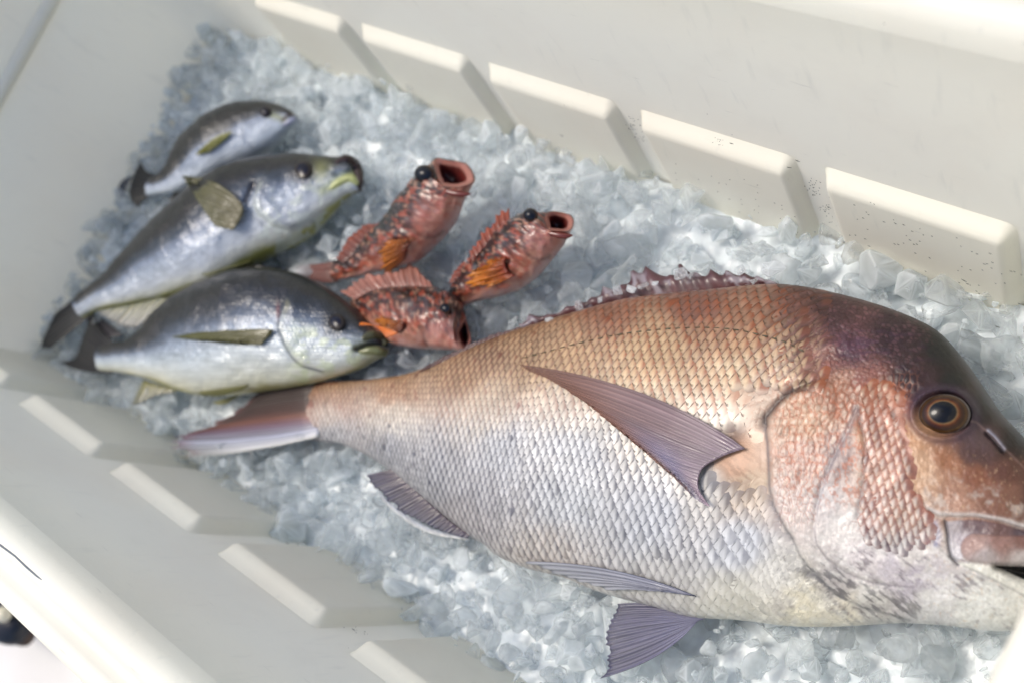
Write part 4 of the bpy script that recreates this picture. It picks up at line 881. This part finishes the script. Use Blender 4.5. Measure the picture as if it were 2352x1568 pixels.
fin('pectoral_fin', [(915,765),(900,772),(888,776)], [(828,748),(826,746),(830,742)], rC, lambda p: at_z(p, .047), 4, fincol((206,120,40),(220,140,50),(196,110,40),1,1,None,2), mid=[(872,750),(866,752),(862,750)], rip=.0006, nv=16, seed=70)
fin('pectoral_fin', [(930,740),(925,755),(915,765)], [(868,728),(866,742),(872,752)], rC, onb(bC,.003), 7, fincol((110,50,30),(206,138,50),(130,60,34),1,.95,None,2), rip=.001, rag=.2, nv=12, seed=71)

# ------------------------------------------------------------------ ice
def ice_material():
    m = bpy.data.materials.new('ice'); m.use_nodes = True; t = m.node_tree; b = t.nodes['Principled BSDF']; out = t.nodes['Material Output']
    b.inputs['Base Color'].default_value = (.975,.99,1.0,1); b.inputs['Roughness'].default_value = .05; b.inputs['IOR'].default_value = 1.31
    b.inputs['Transmission Weight'].default_value = 1.0
    at = t.nodes.new('ShaderNodeAttribute'); at.attribute_name = 'milk_edge_light'
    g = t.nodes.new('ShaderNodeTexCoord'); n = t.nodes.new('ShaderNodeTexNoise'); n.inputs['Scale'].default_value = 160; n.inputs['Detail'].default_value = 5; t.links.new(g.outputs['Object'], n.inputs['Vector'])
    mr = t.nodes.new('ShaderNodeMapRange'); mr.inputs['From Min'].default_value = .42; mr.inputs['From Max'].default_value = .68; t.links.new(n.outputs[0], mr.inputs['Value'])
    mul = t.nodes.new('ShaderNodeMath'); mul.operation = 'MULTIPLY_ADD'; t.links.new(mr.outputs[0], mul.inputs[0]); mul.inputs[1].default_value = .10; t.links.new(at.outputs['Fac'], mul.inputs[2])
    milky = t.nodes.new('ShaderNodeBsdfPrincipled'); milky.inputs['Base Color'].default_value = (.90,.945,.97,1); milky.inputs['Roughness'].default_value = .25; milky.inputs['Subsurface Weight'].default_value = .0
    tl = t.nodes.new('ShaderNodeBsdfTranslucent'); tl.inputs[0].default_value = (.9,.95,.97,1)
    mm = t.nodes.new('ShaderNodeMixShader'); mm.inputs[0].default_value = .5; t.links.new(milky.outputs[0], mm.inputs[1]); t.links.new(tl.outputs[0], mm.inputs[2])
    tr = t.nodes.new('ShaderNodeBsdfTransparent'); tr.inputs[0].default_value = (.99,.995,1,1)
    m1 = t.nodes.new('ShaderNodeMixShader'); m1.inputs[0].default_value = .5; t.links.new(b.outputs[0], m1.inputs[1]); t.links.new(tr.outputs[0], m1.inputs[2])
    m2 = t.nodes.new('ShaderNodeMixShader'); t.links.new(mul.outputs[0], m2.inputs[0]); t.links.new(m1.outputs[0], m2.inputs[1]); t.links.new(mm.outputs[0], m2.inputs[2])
    n2 = t.nodes.new('ShaderNodeTexNoise'); n2.inputs['Scale'].default_value = 260; n2.inputs['Detail'].default_value = 3; t.links.new(g.outputs['Object'], n2.inputs['Vector'])
    bp = t.nodes.new('ShaderNodeBump'); bp.inputs['Strength'].default_value = .35; bp.inputs['Distance'].default_value = .0006; t.links.new(n2.outputs[0], bp.inputs['Height'])
    t.links.new(bp.outputs[0], b.inputs['Normal']); t.links.new(bp.outputs[0], milky.inputs['Normal'])
    t.links.new(m2.outputs[0], out.inputs['Surface']); return m
M_ice = ice_material()
def ico(sub):
    bm = bmesh.new(); bmesh.ops.create_icosphere(bm, subdivisions=sub, radius=1); V = np.array([v.co[:] for v in bm.verts]); Fs = np.array([[v.index for v in f.verts] for f in bm.faces]); bm.free(); return V, Fs
ICO = {2: ico(2), 3: ico(3), 4: ico(4)}
EDGE_LIGHT = {}  # sky light refracted at lump edges, painted in as extra milkiness
def chunk(sub, seed):
    rs = np.random.default_rng(seed); V, Fs = ICO[sub]
    k = rs.integers(8, 13); N = rs.normal(size=(k, 3)); N /= np.linalg.norm(N, axis=1)[:,None]; dd = rs.uniform(.55, 1.0, k)
    dot = np.maximum(V @ N.T, .05); r = dd / dot; r = np.minimum(r, 1.6)
    p = 16.; rr = (r ** -p).sum(1) ** (-1/p)
    so_ = np.sort(r, axis=1); ridge = np.exp(-(so_[:,1]/so_[:,0]-1)/.055) * (.35 + .65*vnoise(V[:,0]*4+9, V[:,1]*4+V[:,2]*3+9, seed)); EDGE_LIGHT[seed] = ridge
    for q in range(rs.integers(2, 5)):
        dn = rs.normal(size=3); dn /= np.linalg.norm(dn); rr *= 1 - rs.uniform(.12,.34) * np.exp(-((1 - V @ dn) / rs.uniform(.06,.2))**1)
    rr *= 1 + .05 * np.sin(V @ rs.normal(size=3) * 5) + .035 * np.sin(V @ rs.normal(size=3) * 9)
    P = V * rr[:,None] * np.array([1, rs.uniform(.5, .95), rs.uniform(.35, .75)]); return P / np.abs(P).max(), Fs
def shard(seed):
    rs = np.random.default_rng(seed); bm = bmesh.new(); sc_ = np.array([1, rs.uniform(.5, .95), rs.uniform(.35, .8)])
    for q in range(rs.integers(9, 15)):
        v = rs.normal(size=3); v = v / np.linalg.norm(v) * rs.uniform(.8, 1.0) * sc_; bm.verts.new(v)
    bmesh.ops.convex_hull(bm, input=bm.verts[:]); 
    lone = [v for v in bm.verts if not v.link_faces]; bmesh.ops.delete(bm, geom=lone, context='VERTS')
    bmesh.ops.dissolve_limit(bm, angle_limit=.35, verts=bm.verts[:], edges=bm.edges[:])
    bmesh.ops.bevel(bm, geom=bm.edges[:], offset=.05, segments=1, affect='EDGES', clamp_overlap=True)
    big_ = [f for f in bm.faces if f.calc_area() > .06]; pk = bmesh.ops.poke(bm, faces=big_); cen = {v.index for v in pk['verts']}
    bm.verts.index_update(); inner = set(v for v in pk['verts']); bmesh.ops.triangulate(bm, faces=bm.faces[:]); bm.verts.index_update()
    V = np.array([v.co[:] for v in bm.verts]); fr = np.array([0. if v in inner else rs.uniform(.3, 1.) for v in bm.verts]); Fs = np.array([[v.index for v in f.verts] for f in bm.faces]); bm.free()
    EDGE_LIGHT[seed] = fr; return V, Fs
def rotm(rs):
    q = rs.normal(size=4); q /= np.linalg.norm(q); w, x, y, z = q
    return np.array([[1-2*(y*y+z*z),2*(x*y-z*w),2*(x*z+y*w)],[2*(x*y+z*w),1-2*(x*x+z*z),2*(y*z-x*w)],[2*(x*z-y*w),2*(y*z+x*w),1-2*(x*x+y*y)]])
OUT.append(np.array([(760,884),(590,905),(500,968),(392,1010),(430,1047),(732,1002)]+[(760,884)]*1, float).repeat(8, 0)); OUT.append(np.array([(1628,1418),(1420,1386),(1396,1480),(1384,1556),(1500,1505)], float).repeat(8, 0)); OUT.append(np.array([(903,1076),(843,1090),(930,1178),(1072,1236)], float).repeat(8, 0))
# candidate lumps in layers
cand = []
def wall_lo(x): return -.137
def wall_hi(x): return .158
def surf(x, y):     # height of the heap
    return .003 + .006 * (fbm((x+2)*14, (y+2)*14, 77, 3) - .5) * 2 - .004 * sm(-.3, -.05, x)
for layer, (step, dz, rmin, rmax) in enumerate(((.0138, 0, .0065, .0160), (.0150, -.011, .007, .012), (.0095, .004, .0022, .0060))):
    xs = np.arange(-.815, -.045, step); ys = np.arange(-.137, .163, step)
    for x in xs:
        for y in ys:
            px_, py_ = x + rng.uniform(-.5,.5)*step, y + rng.uniform(-.5,.5)*step
            if layer == 2 and rng.random() < .62: continue
            r = rng.uniform(rmin, rmax)
            if layer == 0 and rng.random() < .12: r *= 1.3
            cand.append((px_, py_, surf(px_, py_) + dz + rng.uniform(-.004,.004), r, layer))
cand = np.array(cand); cp = proj(cand[:,:3]); vis = (cp[:,0] > -60) & (cp[:,0] < W+60) & (cp[:,1] > -40) & (cp[:,1] < H+60)
cov = np.zeros(len(cand), bool); near = np.zeros(len(cand), bool)
for o_ in OUT:
    dd = pdist(cp, np.r_[o_[::6], o_[:1]])[0]; ins_ = inside(cp, o_[::3]); rp = cand[:,3] * F / .62
    cov |= ins_ & (dd > 14); near |= ins_ | (dd < rp * .8)
keep = ~(cov & (cand[:,4] != 1)) & ~(cov & (pdist(cp, [(0,0),(1,1)])[0] > 0) & (rng.random(len(cand)) < .6))
cand = cand[keep]; cp = cp[keep]; near = near[keep]; vis = vis[keep]
cand[near & (cand[:,4] != 1), 2] -= .003
cand[:,0] = np.clip(cand[:,0], -.802, -.066)
dist = np.linalg.norm(cand[:,:3] - CAM, axis=1)
score = cand[:,3] / dist; score[(cand[:,4] == 1) | ~vis | (near)] = 0
order = np.argsort(-score); sing = order[:300]; rest = order[300:]
variants = []
for k in range(14):
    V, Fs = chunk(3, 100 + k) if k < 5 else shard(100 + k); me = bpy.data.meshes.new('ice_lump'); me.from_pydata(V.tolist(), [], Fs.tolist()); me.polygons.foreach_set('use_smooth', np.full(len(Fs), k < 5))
    at = me.attributes.new('milk_edge_light', 'FLOAT', 'POINT'); at.data.foreach_set('value', (float(rng.choice([0,0,.03,.10,.4])) + .42*EDGE_LIGHT[100+k]).astype(np.float32)); me.materials.append(M_ice); variants.append(me)
for q in sing:
    x, y, z, r, _ = cand[q]; o = bpy.data.objects.new('ice_lump', variants[rng.integers(14)]); COL.objects.link(o)
    o.location = (x, y, z); o.scale = (r, r, r); o.rotation_euler = tuple(rng.uniform(-3.1, 3.1, 3))
    o['label'] = 'clear wet lump of crushed ice in the bed around the fish'; o['category'] = 'ice'; o['group'] = 'lumps of crushed ice under the fish'
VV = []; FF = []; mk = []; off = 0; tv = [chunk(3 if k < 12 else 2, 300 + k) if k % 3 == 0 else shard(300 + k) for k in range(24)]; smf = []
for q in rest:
    x, y, z, r, l = cand[q]; tk = rng.integers(12) if r > .0075 and z > -.008 else 12 + rng.integers(12); V, Fs = tv[tk]; Pq = (V * r) @ rotm(rng).T + (x, y, z); VV.append(Pq); FF.append(Fs + off); smf.append(np.full(len(Fs), tk % 3 == 0)); off += len(V); mk.append(rng.choice([0,0,.04,.12,.45]) + .42*EDGE_LIGHT[300+tk])
o = mesh_obj('crushed_ice', np.concatenate(VV), np.concatenate(FF), M_ice, None, extra={'milk_edge_light': np.concatenate(mk)}); o.data.polygons.foreach_set('use_smooth', np.concatenate(smf)); o['kind'] = 'stuff'; o['label'] = 'crushed ice filling the box around and under the fish'
# packed, milky ice underneath
for (qx, qy, r) in [(1262,738,.005),(1330,706,.006),(1352,716,.004),(1420,668,.0055),(1450,664,.006),(1478,656,.005),(1560,628,.0065),(1590,634,.005),(1735,648,.005),(1775,618,.009),(1700,620,.005),(1380,690,.004),(1505,650,.004)]:
    o = bpy.data.objects.new('ice_chip', variants[rng.integers(14)]); COL.objects.link(o); o.location = tuple(at_z([(qx, qy)], .034)[0]); o.scale = (r, r*.8, r*.6); o.rotation_euler = tuple(rng.uniform(-.6, .6, 3))
    o['label'] = 'small clear chip of ice resting on the torn dorsal fin of the large bream'; o['category'] = 'ice'; o['group'] = 'ice chips on the dorsal fin'
nx, ny = 360, 150; X, Y = np.meshgrid(np.linspace(-.80,-.0575,nx), np.linspace(-.142,.165,ny), indexing='ij')
Z = -.012 + .010 * (fbm((X+2)*60, (Y+2)*60, 55, 4) - .5) + .004 * np.abs(fbm((X+2)*150, (Y+2)*150, 65, 3) - .5)
M_bed = mat('packed_ice', (.68,.74,.77), .3, .5, attr=False, bump=.8, bscale=220, sss=.0, var=.25, vscale=90)
o = mesh_obj('packed_ice', np.stack([X,Y,Z],-1).reshape(-1,3), gridF(nx,ny), M_bed); o['kind'] = 'stuff'; o['label'] = 'packed milky ice at the bottom of the ice bed'

# ------------------------------------------------------------------ the dark thing outside the box
c0 = at_z([(20,1415)], -.06)[0]
dk = thing('dark_bundle', 'dark object with pale round modelled highlight on the ground outside the box, lower left', 'object', tuple(c0))
def blob(name, c, r, col, m, parent):
    V, Fs = ICO[3]; V = V * (1 + .08*np.sin(V @ np.array([5,3,4.]))[:,None]); return mesh_obj(name, V * np.array(r) + c, Fs, m, parent, col=np.tile(lin(col), (len(V),1)))
M_dark = mat('dark_rubber', rough=.35, spec=.5)
pxm = lambda x, y, z: at_z([(x, y)], z)[0]
blob('strap', pxm(5,1408,-.06), (.034,.020,.014), (30,36,50), M_dark, dk)
blob('band', pxm(40,1440,-.07), (.020,.012,.010), (84,62,48), M_dark, dk)
blob('highlight', pxm(8,1410,-.045), (.006,.006,.006), (226,220,200), M_dark, dk)  # cream highlight of the dark object, modelled as a pale ball
